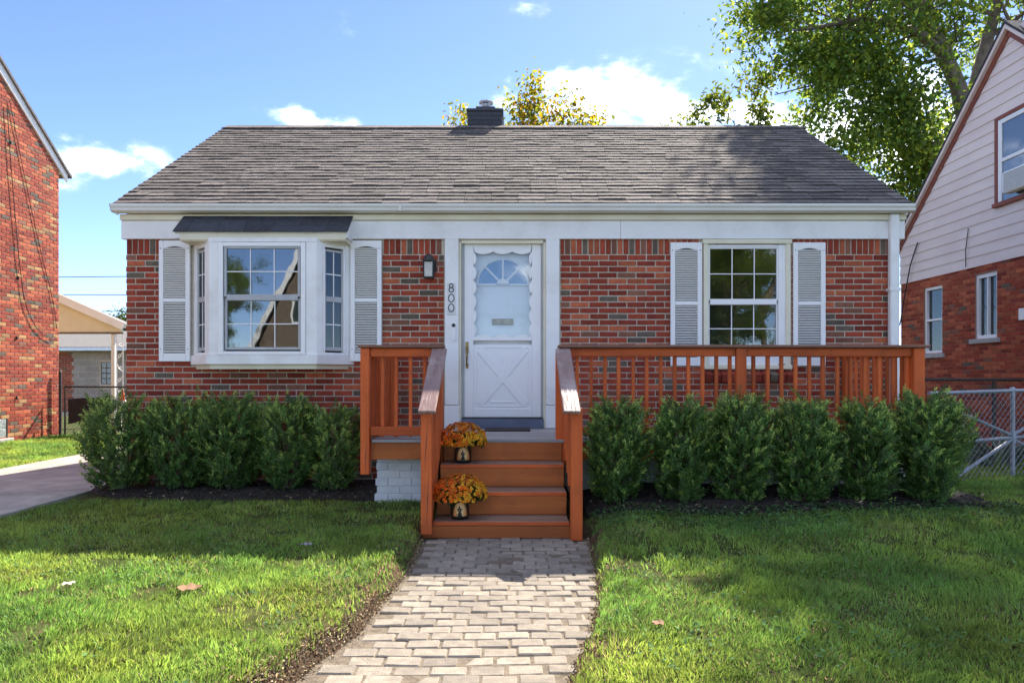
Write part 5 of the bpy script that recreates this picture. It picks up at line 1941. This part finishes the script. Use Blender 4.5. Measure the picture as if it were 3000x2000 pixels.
q.obj('case', M['vinyl'], ac)
for k in range(11):
    q = MB()
    q.box(RX - .230, RX - .2205, 10.52, 11.08, 4.335 + k * .027, 4.335 + k * .027 + .011, .002)
    q.obj('louvre', M['alu'], ac)
q = MB()
for k in range(6):
    q.box(RX - .20, RX - .08, 11.131, 11.137, 4.345 + k * .045, 4.365 + k * .045, .002)
q.obj('side_vent', M['black'], ac)
# small lower windows
for (ya, yb_, za, zb_, two) in ((13.02, 13.60, 1.774, 3.09, True), (11.55, 12.10, 1.99, 3.12, False)):
    q = MB()
    q.box(RX + .03, RX + .13, ya, ya + .05, za, zb_, .003)
    q.box(RX + .03, RX + .13, yb_ - .05, yb_, za, zb_, .003)
    q.box(RX + .032, RX + .13, ya + .0505, yb_ - .0505, zb_ - .07, zb_, .003)
    q.box(RX + .028, RX + .13, ya + .0505, yb_ - .0505, za, za + .06, .003)
    if two:
        q.box(RX + .034, RX + .12, ya + .0505, yb_ - .0505, (za + zb_) / 2 - .02, (za + zb_) / 2 + .02, .003)
    else:
        q.box(RX + .034, RX + .12, (ya + yb_) / 2 - .012, (ya + yb_) / 2 + .012, za + .061, zb_ - .071, .003)
    wo = q.obj('window', M['vinyl'], rh)
    MB().box(RX + .085, RX + .09, ya + .05, yb_ - .05, za + .05, zb_ - .06).obj('pane', M['glass_dk'], wo)
    MB().box(RX + .28, RX + .295, ya, yb_, za, zb_).obj('room_backing', M['inside'], wo)  # added flat sheet standing in for the dim room behind the pane
    bx('window_sill', M['stone'], wo, RX - .05, RX + .12, ya - .09, yb_ + .09, za - .085, za - .002, .008)
cable([(RX - .03, 13.75, 4.02), (RX - .06, 13.95, 3.6), (RX - .05, 14.2, 2.9), (RX - .03, 14.38, 2.4)], .013, rh)
cable([(RX - .03, 12.22, 3.98), (RX - .04, 12.28, 3.6), (RX - .03, 12.29, 3.3)], .008, rh)
bx('meter_box', M['vinyl'], rh, RX - .06, RX + .005, 10.86, 10.98, 2.23, 2.42, .008)

# ------------------------------------------------------------------ wire fences on the right
fg = thing('wire_fence', (5.6, 7.9, GZ), 'silver chain link fence with diagonal braces beside the right shrub', 'fence')
A = Vector((4.55, 7.45, 0))
U = Vector((1.24, .45, 0)).normalized()
def fp(u, z):
    p = A + U * u
    return (p.x, p.y, z)
q = MB()
q.tube([fp(0, 1.15), fp(2.6, 1.19)], .021, 10)
q.obj('top_rail', M['steel'], fg)
MID = 1.325
q = MB()
q.tube([fp(MID, .06), fp(MID, 1.17)], .024, 10)
q.lathe([(.0, 1.215), (.02, 1.21), (.03, 1.19), (.03, 1.17)], fp(MID, 0)[0], fp(MID, 0)[1], 10)
q.obj('fence_post', M['steel'], fg)
q = MB()
q.tube([fp(0.05, .60), fp(MID - .03, .625)], .019, 8)
q.tube([fp(MID + .03, .63), fp(2.6, .65)], .019, 8)
q.obj('mid_rail', M['steel'], fg)
for (ua, za, ub, zb_) in ((.10, 1.06, MID - .03, .66), (.10, .08, MID - .03, .60), (2.55, 1.1, MID + .03, .67), (2.55, .1, MID + .03, .60)):
    q = MB()
    q.tube([fp(ua, za), fp(ub, zb_)], .019, 8)
    q.obj('brace', M['steel'], fg)
q = MB()
q.lathe([(.035, .56), (.035, .69)], fp(MID, 0)[0], fp(MID, 0)[1], 12)
q.obj('post_collar', M['steel'], fg)
p0 = A + U * .0 + Vector((0, 0, .08))
chainlink(p0 + Vector((.012, -.022, 0)), U, 2.6, 1.07, .0024, .085, M['steel'], fg)
ff = thing('dark_fence', (6.4, 10.0, GZ), 'dark wire fence running up to the red brick neighbour house', 'fence')
q = MB()
q.tube([(4.5, 10.0, 1.285), (8.15, 10.0, 1.285)], .02, 8)
q.obj('top_rail', M['steel_dk'], ff)
for xx in (7.06, 8.12, 4.55):
    q = MB()
    q.tube([(xx, 10.0, .05), (xx, 10.0, 1.31)], .028, 8)
    q.obj('fence_post', M['steel_dk'], ff)
chainlink((4.5, 9.98, .12), (1, 0, 0), 3.6, 1.15, .002, .075, M['steel_dk'], ff)

# ------------------------------------------------------------------ trees
def grow_tree(name, base, label, seed, limbs, spread_fn, leaf_len, leaf_n, cols, sub=(7, 5), r_leafcl=.32, min_r=.012, group=None, droop=.0, crown_c=None, yel=.1):
    """limbs: list of (points, radii) in world space. Side branches leave them, twigs leave those, leaves sit round the twigs."""
    R_ = np.random.default_rng(seed)
    t = thing(name, base, label, 'tree', group)
    wood = MB()
    tips = []
    cc = np.array(crown_c)
    def perp(d):
        v = np.cross(d, R_.normal(size=3))
        return v / max(np.linalg.norm(v), 1e-6)
    def branch(p, d, L, r, depth):
        p = np.array(p, float)
        d = d / np.linalg.norm(d)
        pts, n_ = [p], 4
        for i in range(n_):
            d = d + R_.normal(size=3) * .16 + np.array((0, 0, .05 - droop * i))
            d /= np.linalg.norm(d)
            p = p + d * L / n_
            pts.append(p)
        rs = [max(r * (1 - .75 * i / n_), .004) for i in range(n_ + 1)]
        if r > min_r * .45:
            wood.tube(pts, rs, 6 if r > .03 else 4, cap=False)
        if depth == 0:
            tips.extend(pts[1:])
            return
        for k in range(sub[0] if depth == 2 else sub[1]):
            f = R_.uniform(.25, 1.0)
            i = min(int(f * n_), n_ - 1)
            q_ = pts[i] + (pts[i + 1] - pts[i]) * (f * n_ - i)
            dd = d * .55 + perp(d) * R_.uniform(.5, 1.0) + np.array((0, 0, .15))
            out_ = q_ - cc
            dd = dd + .35 * out_ / max(np.linalg.norm(out_), 1e-6)
            branch(q_, dd, L * R_.uniform(.40, .65), r * .45, depth - 1)
        tips.extend(pts[2:])
    for pts, rad, nb, bl in limbs:
        P3 = [np.array(p, float) for p in pts]
        wood.tube(P3, rad, 9, cap=False)
        for k in range(nb):
            f = R_.uniform(.35, 1.0) * (len(P3) - 1)
            i = min(int(f), len(P3) - 2)
            q_ = P3[i] + (P3[i + 1] - P3[i]) * (f - i)
            d = P3[i + 1] - P3[i]
            d /= np.linalg.norm(d)
            dd = spread_fn(q_, d, R_, perp)
            rr = rad[i] + (rad[i + 1] - rad[i]) * (f - i)
            branch(q_, dd, bl * R_.uniform(.7, 1.2), min(rr * .5, .09), 2)
    wood.obj('trunk', M['bark'], t)
    T = np.array(tips)
    idx = R_.integers(0, len(T), leaf_n)
    P_ = T[idx] + R_.normal(size=(leaf_n, 3)) * r_leafcl * np.array((1, 1, .75))
    A_ = R_.normal(size=(leaf_n, 3)) + np.array((0, 0, -.35))
    N_ = R_.normal(size=(leaf_n, 3)) * .8 + np.array((0, 0, 1))
    ctone = (.65 + .7 * R_.random(len(T)))[idx][:, None]
    pick = R_.random((leaf_n, 1))
    C_ = np.where(pick < yel, np.array(cols[1]), np.array(cols[0])) * ctone * R_.uniform(.75, 1.25, (leaf_n, 1))
    L_ = R_.uniform(.7, 1.25, leaf_n) * leaf_len
    lm = leaf_mesh('crown', P_ - np.array(base), A_, N_, L_, L_ * .58, C_, M['foliage'], .3)
    co = bpy.data.objects.new('crown', lm)
    COL.objects.link(co)
    co.parent = t
    return t

TB = (12.6, 18.0, 0.0)
def sp_big(q_, d, R_, perp):
    v = perp(d) * .9 + d * .35
    v[2] = v[2] * .7 + .12
    return v
limbs = [
    ([(12.6, 18, 0), (12.4, 18, 3), (12.2, 18, 6.2), (12.0, 18, 8.0)], [.36, .31, .28, .25], 5, 2.2),
    ([(12.0, 18, 7.6), (11.65, 17.9, 8.9), (11.1, 17.7, 9.75), (10.1, 17.3, 10.15), (8.6, 16.9, 10.15), (7.1, 16.5, 9.7)], [.17, .15, .135, .105, .07, .035], 16, 2.0),
    ([(12.1, 18, 7.8), (11.85, 18.1, 9.0), (11.3, 18.1, 10.3), (10.6, 18.1, 11.6), (9.6, 18.0, 13.0), (8.4, 17.9, 13.9)], [.20, .18, .155, .12, .08, .04], 16, 2.0),
    ([(12.0, 18, 8.0), (12.6, 18.4, 9.6), (13.4, 18.9, 11.5), (14.0, 19.4, 13.4), (14.2, 19.6, 15.0)], [.20, .17, .14, .09, .04], 15, 2.4),
    ([(12.2, 18, 7.6), (13.4, 18.2, 9.4), (14.7, 18.3, 11.0), (15.8, 18.2, 12.2)], [.17, .14, .10, .04], 12, 2.4),
    ([(10.6, 18.1, 11.6), (9.4, 17.8, 12.2), (8.3, 17.6, 12.6), (7.5, 17.4, 12.8)], [.10, .08, .05, .02], 9, 1.4),
    ([(12.1, 18, 6.0), (10.9, 17.7, 6.8), (9.8, 17.5, 7.3), (8.8, 17.3, 7.5)], [.12, .09, .06, .02], 12, 1.5),
    ([(11.2, 17.7, 9.6), (9.9, 17.6, 9.2), (8.2, 17.5, 8.9), (6.7, 17.4, 8.5)], [.05, .035, .025, .012], 9, 1.2),
    ([(12.2, 18, 5.2), (11.2, 17.9, 5.7), (10.4, 17.8, 6.0)], [.10, .07, .03], 9, 1.5),
]
big = grow_tree('maple_tree', TB, 'big leafy tree with dark leaning limbs above the right neighbour roof', 5, limbs, sp_big, .15, 47000, ((.105, .185, .034), (.22, .28, .042)), sub=(6, 5), r_leafcl=.27, crown_c=(11.5, 18, 9.5), yel=.35)

def sp_up(q_, d, R_, perp):
    v = perp(d) * .55 + np.array((0, 0, .9))
    return v
limbs = []
for k, (tx, tz) in enumerate(((-1.5, 7.35), (-.6, 7.9), (.0, 8.5), (.40, 8.3), (1.0, 7.9), (1.55, 8.1), (-1.0, 7.5), (.8, 7.6), (1.3, 7.5), (.15, 7.6), (2.3, 7.2), (.5, 7.4))):
    limbs.append(([(.3, 17, 0), (.3 + tx * .25, 17, 3.2), (.3 + tx * .7, 17 + .3 * math.sin(k * 2), 6.0), (.15 + tx, 17 + .5 * math.sin(k * 2), tz - .35)], [.10, .07, .035, .008], 9, .8))
grow_tree('yellowing_tree', (.3, 17, 0), 'thin yellowing tree rising behind the roof ridge and chimney', 9, limbs, sp_up, .13, 7500, ((.16, .19, .022), (.40, .28, .024)), sub=(4, 3), r_leafcl=.13, crown_c=(.3, 17, 6.6), yel=.30)
limbs = []
for k, (tx, tz) in enumerate(((4.9, 8.0), (5.5, 8.5), (6.0, 8.9), (6.5, 8.7), (7.0, 8.4), (7.5, 7.9), (8.1, 7.5), (8.6, 7.0))):
    limbs.append(([(6.6, 18.5, 0), (6.6 + (tx - 6.6) * .3, 18.5, 3.5), (6.6 + (tx - 6.6) * .75, 18.5, 6.0), (tx, 18.5, tz - .3)], [.10, .075, .04, .008], 8, .8))
grow_tree('ash_sapling', (6.6, 18.5, 0), 'bright green young tree peeping over the right end of the roof', 12, limbs, sp_up, .15, 5200, ((.085, .125, .020), (.15, .17, .025)), sub=(4, 3), r_leafcl=.11, crown_c=(6.6, 18.5, 6.2), yel=.3)
limbs = [([(-23, 41, 0), (-23, 41, 2.5), (-22.8, 41, 3.9)], [.2, .15, .06], 9, 1.2)]
grow_tree('far_tree', (-23, 41, 0), 'small far tree top showing over the carport roof edge', 14, limbs, sp_up, .16, 2500, ((.06, .09, .025), (.1, .12, .03)), sub=(4, 3), r_leafcl=.22, crown_c=(-23, 41, 3.4))
# a plant with pale strap leaves beyond the wire fence
t = thing('strap_leaf_plant', (6.35, 8.9, GZ), 'clump of pale strap leaves growing behind the wire fence', 'plant')
n_ = 90
a_ = rng.uniform(0, 2 * PI, n_)
P_ = np.stack([.16 * np.cos(a_) * rng.random(n_), .16 * np.sin(a_) * rng.random(n_), rng.uniform(0, .25, n_)], axis=1)
A_ = np.stack([np.cos(a_) * .8, np.sin(a_) * .8, rng.uniform(.3, 1.2, n_)], axis=1)
lm = leaf_mesh('leaf_clump', P_, A_, np.tile((0, 0, 1.0), (n_, 1)), rng.uniform(.3, .5, n_), .035, np.array((.16, .20, .13)) * rng.uniform(.6, 1.3, (n_, 1)), M['shrub'], .2)
o = bpy.data.objects.new('foliage', lm)
COL.objects.link(o)
o.parent = t

# across the street, seen only as reflections in the panes
oh = thing('house_across_street', (-8, -24, 0), 'gabled brown house mirrored in the bay window glass', 'house')
q = MB()
q.prism([(-13.0, -.1), (-13.0, 3.0), (-9.6, 9.6), (-6.2, 3.0), (-6.2, -.1)], 'y', -28, -20)
q.obj('wall', M['bark'], oh)
q = MB()
q.prism([(-13.4, 2.4), (-9.6, 9.75), (-5.8, 2.4), (-5.8, 2.7), (-9.6, 10.1), (-13.4, 2.7)], 'y', -28.3, -19.6)
q.obj('roof', M['twig'], oh)
q = MB()
q.bar((-13.4, -19.58, 2.55), (-9.62, -19.58, 9.9), .05, .28)
q.bar((-5.8, -19.57, 2.55), (-9.58, -19.57, 9.9), .05, .28)
q.obj('bargeboard', M['white'], oh)
for (a, b_, c_, d_) in ((-11.3, -10.3, 4.0, 5.5), (-12.2, -10.8, 1.1, 2.6), (-9.0, -7.4, 1.1, 2.6)):
    q = MB()
    q.box(a, b_, -19.99, -19.93, c_, d_)
    wo = q.obj('window', M['white'], oh)
    MB().box(a + .12, b_ - .12, -19.925, -19.92, c_ + .12, d_ - .12).obj('pane', M['glass_dk'], wo)
for (px, py, rz_, s_, lb) in ((10.4, -16.5, 1.2, .50, 'dark tree mirrored in the plain window glass'), (8.6, -21, 3.0, .62, 'second dark tree mirrored in the plain window glass'), (-13.2, -16.0, 4.4, .40, 'tree mirrored at the left of the bay window glass'), (13.5, -21, 5.4, .6, 'tree mirrored in the side panes')):
    dup(big, (px, py, 0), lb, rz_, s_)

# ------------------------------------------------------------------ grass
def grass_patch(n, x0, x1, y0, y1, hgt, wid, keep):
    x = rng.uniform(x0, x1, n)
    y = rng.uniform(y0, y1, n)
    k = keep(x, y)
    k = rng.random(n) < k
    x, y = x[k], y[k]
    return np.stack([x, y, np.full(len(x), hgt), np.full(len(x), wid)], axis=1)

def base_keep(x, y):
    d = walk_dist(x, y)
    soil_w = np.where(x < -.2, .0 + .06 * np.clip((4.4 - y) / 1.4, 0, 1), .025)
    k = np.clip((d - .02 - soil_w * (.5 + .9 * vnoise(x, y, .13, 21))) / .06, 0, 1)
    k *= np.where((y > 5.45) & (y < 6.7) & (x > -.75) & (x < .62), 0, 1)
    inbed = (y > bed_front(x) - .03 + .06 * vnoise(x, y, .1, 8)) & (((x > -4.5) & (x < -1.33)) | ((x > .55) & (x < 3.98 + .15 * vnoise(x, y, .2, 4))))
    k *= np.where(inbed, 0, 1)
    k *= np.where((x > -4.6) & (x < 4.45) & (y > 6.72), 0, 1)
    ind = (x > -6.67) & (x < -4.42)
    k *= np.where(ind, 0, 1)
    k *= np.where((x < -9.24) | (x > 8.15), 0, 1)
    k *= .55 + .45 * (vnoise(x, y, .45, 31) > .22) * 1.0
    bare = vnoise(x, y, .30, 41) * .6 + vnoise(x, y, .11, 42) * .4
    k *= np.clip(1.25 - 1.4 * np.clip(bare - .62, 0, 1) / .2, .15, 1)
    return k
parts_ = [
    grass_patch(135000, -3.2, 3.2, 2.2, 4.2, .046, .0056, base_keep),
    grass_patch(105000, -5.2, 5.2, 4.2, 5.6, .046, .0066, base_keep),
    grass_patch(90000, -6.6, 6.6, 5.6, 7.2, .045, .0060, base_keep),
    grass_patch(42000, 4.3, 8.2, 7.0, 10.5, .055, .0075, base_keep),
    grass_patch(22000, 4.3, 8.2, 10.5, 14, .06, .010, base_keep),
    grass_patch(80000, -9.3, -6.6, 8.2, 13.9, .055, .0085, base_keep),
    grass_patch(14000, -9.3, -4.5, 14, 18, .07, .014, base_keep),
    grass_patch(24000, -8, -3.2, 1.0, 4.2, .05, .008, base_keep),
    grass_patch(24000, 3.2, 8, 1.0, 4.2, .05, .008, base_keep),
]
G = np.concatenate(parts_)
n_ = len(G)
x, y = G[:, 0], G[:, 1]
zg = lawn_height(x, y) - .004
clump = vnoise(x, y, .06, 51)
hgt = G[:, 2] * .84 * rng.uniform(.55, 1.35, n_) * (.65 + .7 * clump) * (.8 + .45 * vnoise(x, y, .5, 52))
lean_a = rng.uniform(0, 2 * PI, n_) * .45 + 2 * PI * vnoise(x, y, .12, 53) * 1.3
lean = rng.uniform(.15, 1.15, n_)
dry = rng.random(n_) < (.05 + .22 * np.clip(vnoise(x, y, .35, 61) - .45, 0, 1) * 2 + .25 * np.clip(1 - (walk_dist(x, y)) / .45, 0, 1) * (rng.random(n_) < .6))
hgt = np.where(dry, hgt * .8, hgt)
lean = np.where(dry, lean + .7, lean)
d2 = np.stack([np.cos(lean_a), np.sin(lean_a), np.zeros(n_)], axis=1)
up = np.array((0, 0, 1.0))
mid = unit(d2 * (lean * .45)[:, None] + up) * (hgt * .55)[:, None]
tip = mid + unit(d2 * (lean * 1.3)[:, None] + up) * (hgt * .55)[:, None]
fa = rng.uniform(0, PI, n_)
side = np.stack([np.cos(fa), np.sin(fa), np.zeros(n_)], axis=1) * (G[:, 3] * rng.uniform(.7, 1.3, n_))[:, None] * .5
B = np.stack([x, y, zg], axis=1)
V = np.stack([B - side, B + side, B + mid + side * .8, B + mid - side * .8, B + tip], axis=1).reshape(-1, 3)
i5 = np.arange(n_)[:, None] * 5
F = np.concatenate([i5, i5 + 1, i5 + 2, i5 + 3, i5 + 3, i5 + 2, i5 + 4], axis=1).ravel()
cnts = np.tile((4, 3), n_)
tone = (.55 + .6 * vnoise(x, y, .22, 71) + .3 * vnoise(x, y, .05, 73))[:, None] * rng.uniform(.6, 1.4, (n_, 1))
gcol = np.array((.140, .275, .060)) * tone
ycol = np.array((.265, .345, .070)) * tone
mixv = np.clip(vnoise(x, y, .6, 72) * 1.2 - .25 + rng.normal(size=n_) * .15, 0, 1)[:, None]
C_ = gcol * (1 - mixv) + ycol * mixv
C_ = np.where(dry[:, None], np.array((.42, .34, .17)) * rng.uniform(.6, 1.25, (n_, 1)), C_)
me = np_mesh('grass', V, F, cnts, M['blade'], np.repeat(C_, 5, axis=0))
o = link(bpy.data.objects.new('grass', me))
tag(o, kind='stuff')
# dry clippings and litter lying in the thatch and along the dirt edges
n_ = 26000
x = rng.uniform(-3.2, 3.2, n_)
y = 2.3 + 4.2 * rng.random(n_) ** 1.3
d = walk_dist(x, y)
k = (d > .02) & (rng.random(n_) < np.where(d < .30, 1.0, .22)) & ~((y > 5.4) & (x > -.75) & (x < .62)) & (y < bed_front(x))
x, y = x[k], y[k]
n_ = len(x)
P_ = np.stack([x, y, lawn_height(x, y) + rng.uniform(.0, .02, n_)], axis=1)
C_ = np.where(rng.random((n_, 1)) < .5, np.array((.30, .22, .12)), np.array((.11, .065, .04))) * rng.uniform(.35, 1.3, (n_, 1))
me = leaf_mesh('dry_litter', P_, rng.normal(size=(n_, 3)) * (1, 1, .3), rng.normal(size=(n_, 3)) * .4 + (0, 0, 1), rng.uniform(.012, .045, n_), rng.uniform(.004, .012, n_), C_, M['chip'], .2)
o = link(bpy.data.objects.new('dry_litter', me))
tag(o, kind='stuff')
# broad-leaved lawn weeds in loose patches
n_ = 9000
x = rng.uniform(-4.2, 4.6, n_)
y = 2.4 + 4.2 * rng.random(n_)
k = (walk_dist(x, y) > .12) & (vnoise(x, y, .38, 81) > .60) & (y < bed_front(x)) & ~((y > 5.3) & (x > -.8) & (x < .66)) & (x > -4.4)
x, y = x[k], y[k]
n_ = len(x)
P_ = np.stack([x, y, lawn_height(x, y) + rng.uniform(.015, .045, n_)], axis=1)
me = leaf_mesh('lawn_weeds', P_, rng.normal(size=(n_, 3)) * (1, 1, .35), rng.normal(size=(n_, 3)) * .5 + (0, 0, 1), rng.uniform(.018, .04, n_), rng.uniform(.012, .022, n_), np.array((.13, .24, .085)) * rng.uniform(.6, 1.4, (n_, 1)), M['weed'], .2)
o = link(bpy.data.objects.new('lawn_weeds', me))
tag(o, kind='stuff')
# crumbs of soil and thatch along both edges of the walk
n_ = 16000
y = 2.4 + 3.15 * rng.random(n_)
lft = rng.random(n_) < .68
off = rng.random(n_) ** 1.2 * np.where(lft, .05 + .10 * np.clip((4.4 - y) / 1.4, 0, 1), .05)
x = np.where(lft, edge(WALK_L, y) - off, edge(WALK_R, y) + off)
P_ = np.stack([x, y, lawn_height(x, y) + rng.uniform(.0, .012, n_)], axis=1)
pick = rng.random((n_, 1))
C_ = np.where(pick < .35, np.array((.20, .13, .08)), np.where(pick < .65, np.array((.34, .24, .145)), np.array((.52, .43, .26)))) * rng.uniform(.5, 1.3, (n_, 1))
me = leaf_mesh('soil_crumbs', P_, rng.normal(size=(n_, 3)) * (1, 1, .5), rng.normal(size=(n_, 3)) * .8 + (0, 0, 1), rng.uniform(.006, .024, n_), rng.uniform(.004, .011, n_), C_, M['chip'], .3)
o = link(bpy.data.objects.new('soil_crumbs', me))
tag(o, kind='stuff')
# clover-like low leaves at the right edge of the walk and the bed
n_ = 2600
x = rng.uniform(.66, 4.4, n_)
y = bed_front(x) - rng.random(n_) ** 2 * .5 + .12
P_ = np.stack([x, y, lawn_height(x, y) + rng.uniform(.01, .045, n_)], axis=1)
me = leaf_mesh('low_weeds', P_, rng.normal(size=(n_, 3)) * (1, 1, .2), rng.normal(size=(n_, 3)) * .3 + (0, 0, 1), rng.uniform(.02, .04, n_), rng.uniform(.016, .03, n_), np.array((.085, .16, .06)) * rng.uniform(.6, 1.4, (n_, 1)), M['weed'], .15)
o = link(bpy.data.objects.new('low_weeds', me))
tag(o, kind='stuff')

# single fallen leaves
def fallen(x, y, c, L, lab, rot):
    z = float(lawn_height(np.array([x]), np.array([y]))[0]) + .035
    t = thing('fallen_leaf', (x, y, z), lab, 'fallen leaf', 'single dead leaves on the lawn')
    b = MB()
    n_ = 9
    vs_ = []
    for i in range(n_):
        f = i / (n_ - 1)
        w = L * .38 * math.sin(PI * (f ** .8)) * (1 + .22 * (i % 2)) + .002
        cu = .25 * L * (f - .5) ** 2
        for s_ in (-1, 0, 1):
            px_, py_ = (f - .5) * L, s_ * w
            vs_.append((x + px_ * math.cos(rot) - py_ * math.sin(rot), y + px_ * math.sin(rot) + py_ * math.cos(rot), z + cu + .18 * abs(py_) + .006 * math.sin(i * 2 + s_)))
    b.add(vs_, [(i * 3 + j, i * 3 + 3 + j, i * 3 + 4 + j, i * 3 + 1 + j) for i in range(n_ - 1) for j in range(2)], 0, True)
    b.obj('blade', c, t)
    b = MB()
    b.tube([(x - .5 * L * math.cos(rot), y - .5 * L * math.sin(rot), z + .06 * L), (x - .85 * L * math.cos(rot), y - .85 * L * math.sin(rot), z + .01)], .0012, 4)
    b.obj('leaf_stalk', c, t)
lf_pale = mat('pale_dead_leaf', (.62, .55, .44), (.50, .42, .32), 40, .8)
lf_brn = mat('brown_dead_leaf', (.27, .15, .08), (.19, .10, .05), 40, .8)
lf_gry = mat('grey_dead_leaf', (.30, .29, .31), (.22, .21, .22), 40, .8)
fallen(-2.55, 3.93, lf_pale, .075, 'pale curled dead leaf on the sunny lawn far left', 1.1)
fallen(-1.84, 3.90, lf_brn, .14, 'long brown dead leaf on the sunny left lawn', .1)
fallen(-1.47, 4.90, lf_gry, .085, 'grey dead leaf at the edge of the house shadow', .4)
fallen(.72, 3.35, lf_brn, .07, 'small brown dead leaf on the grass right of the walk', .8)
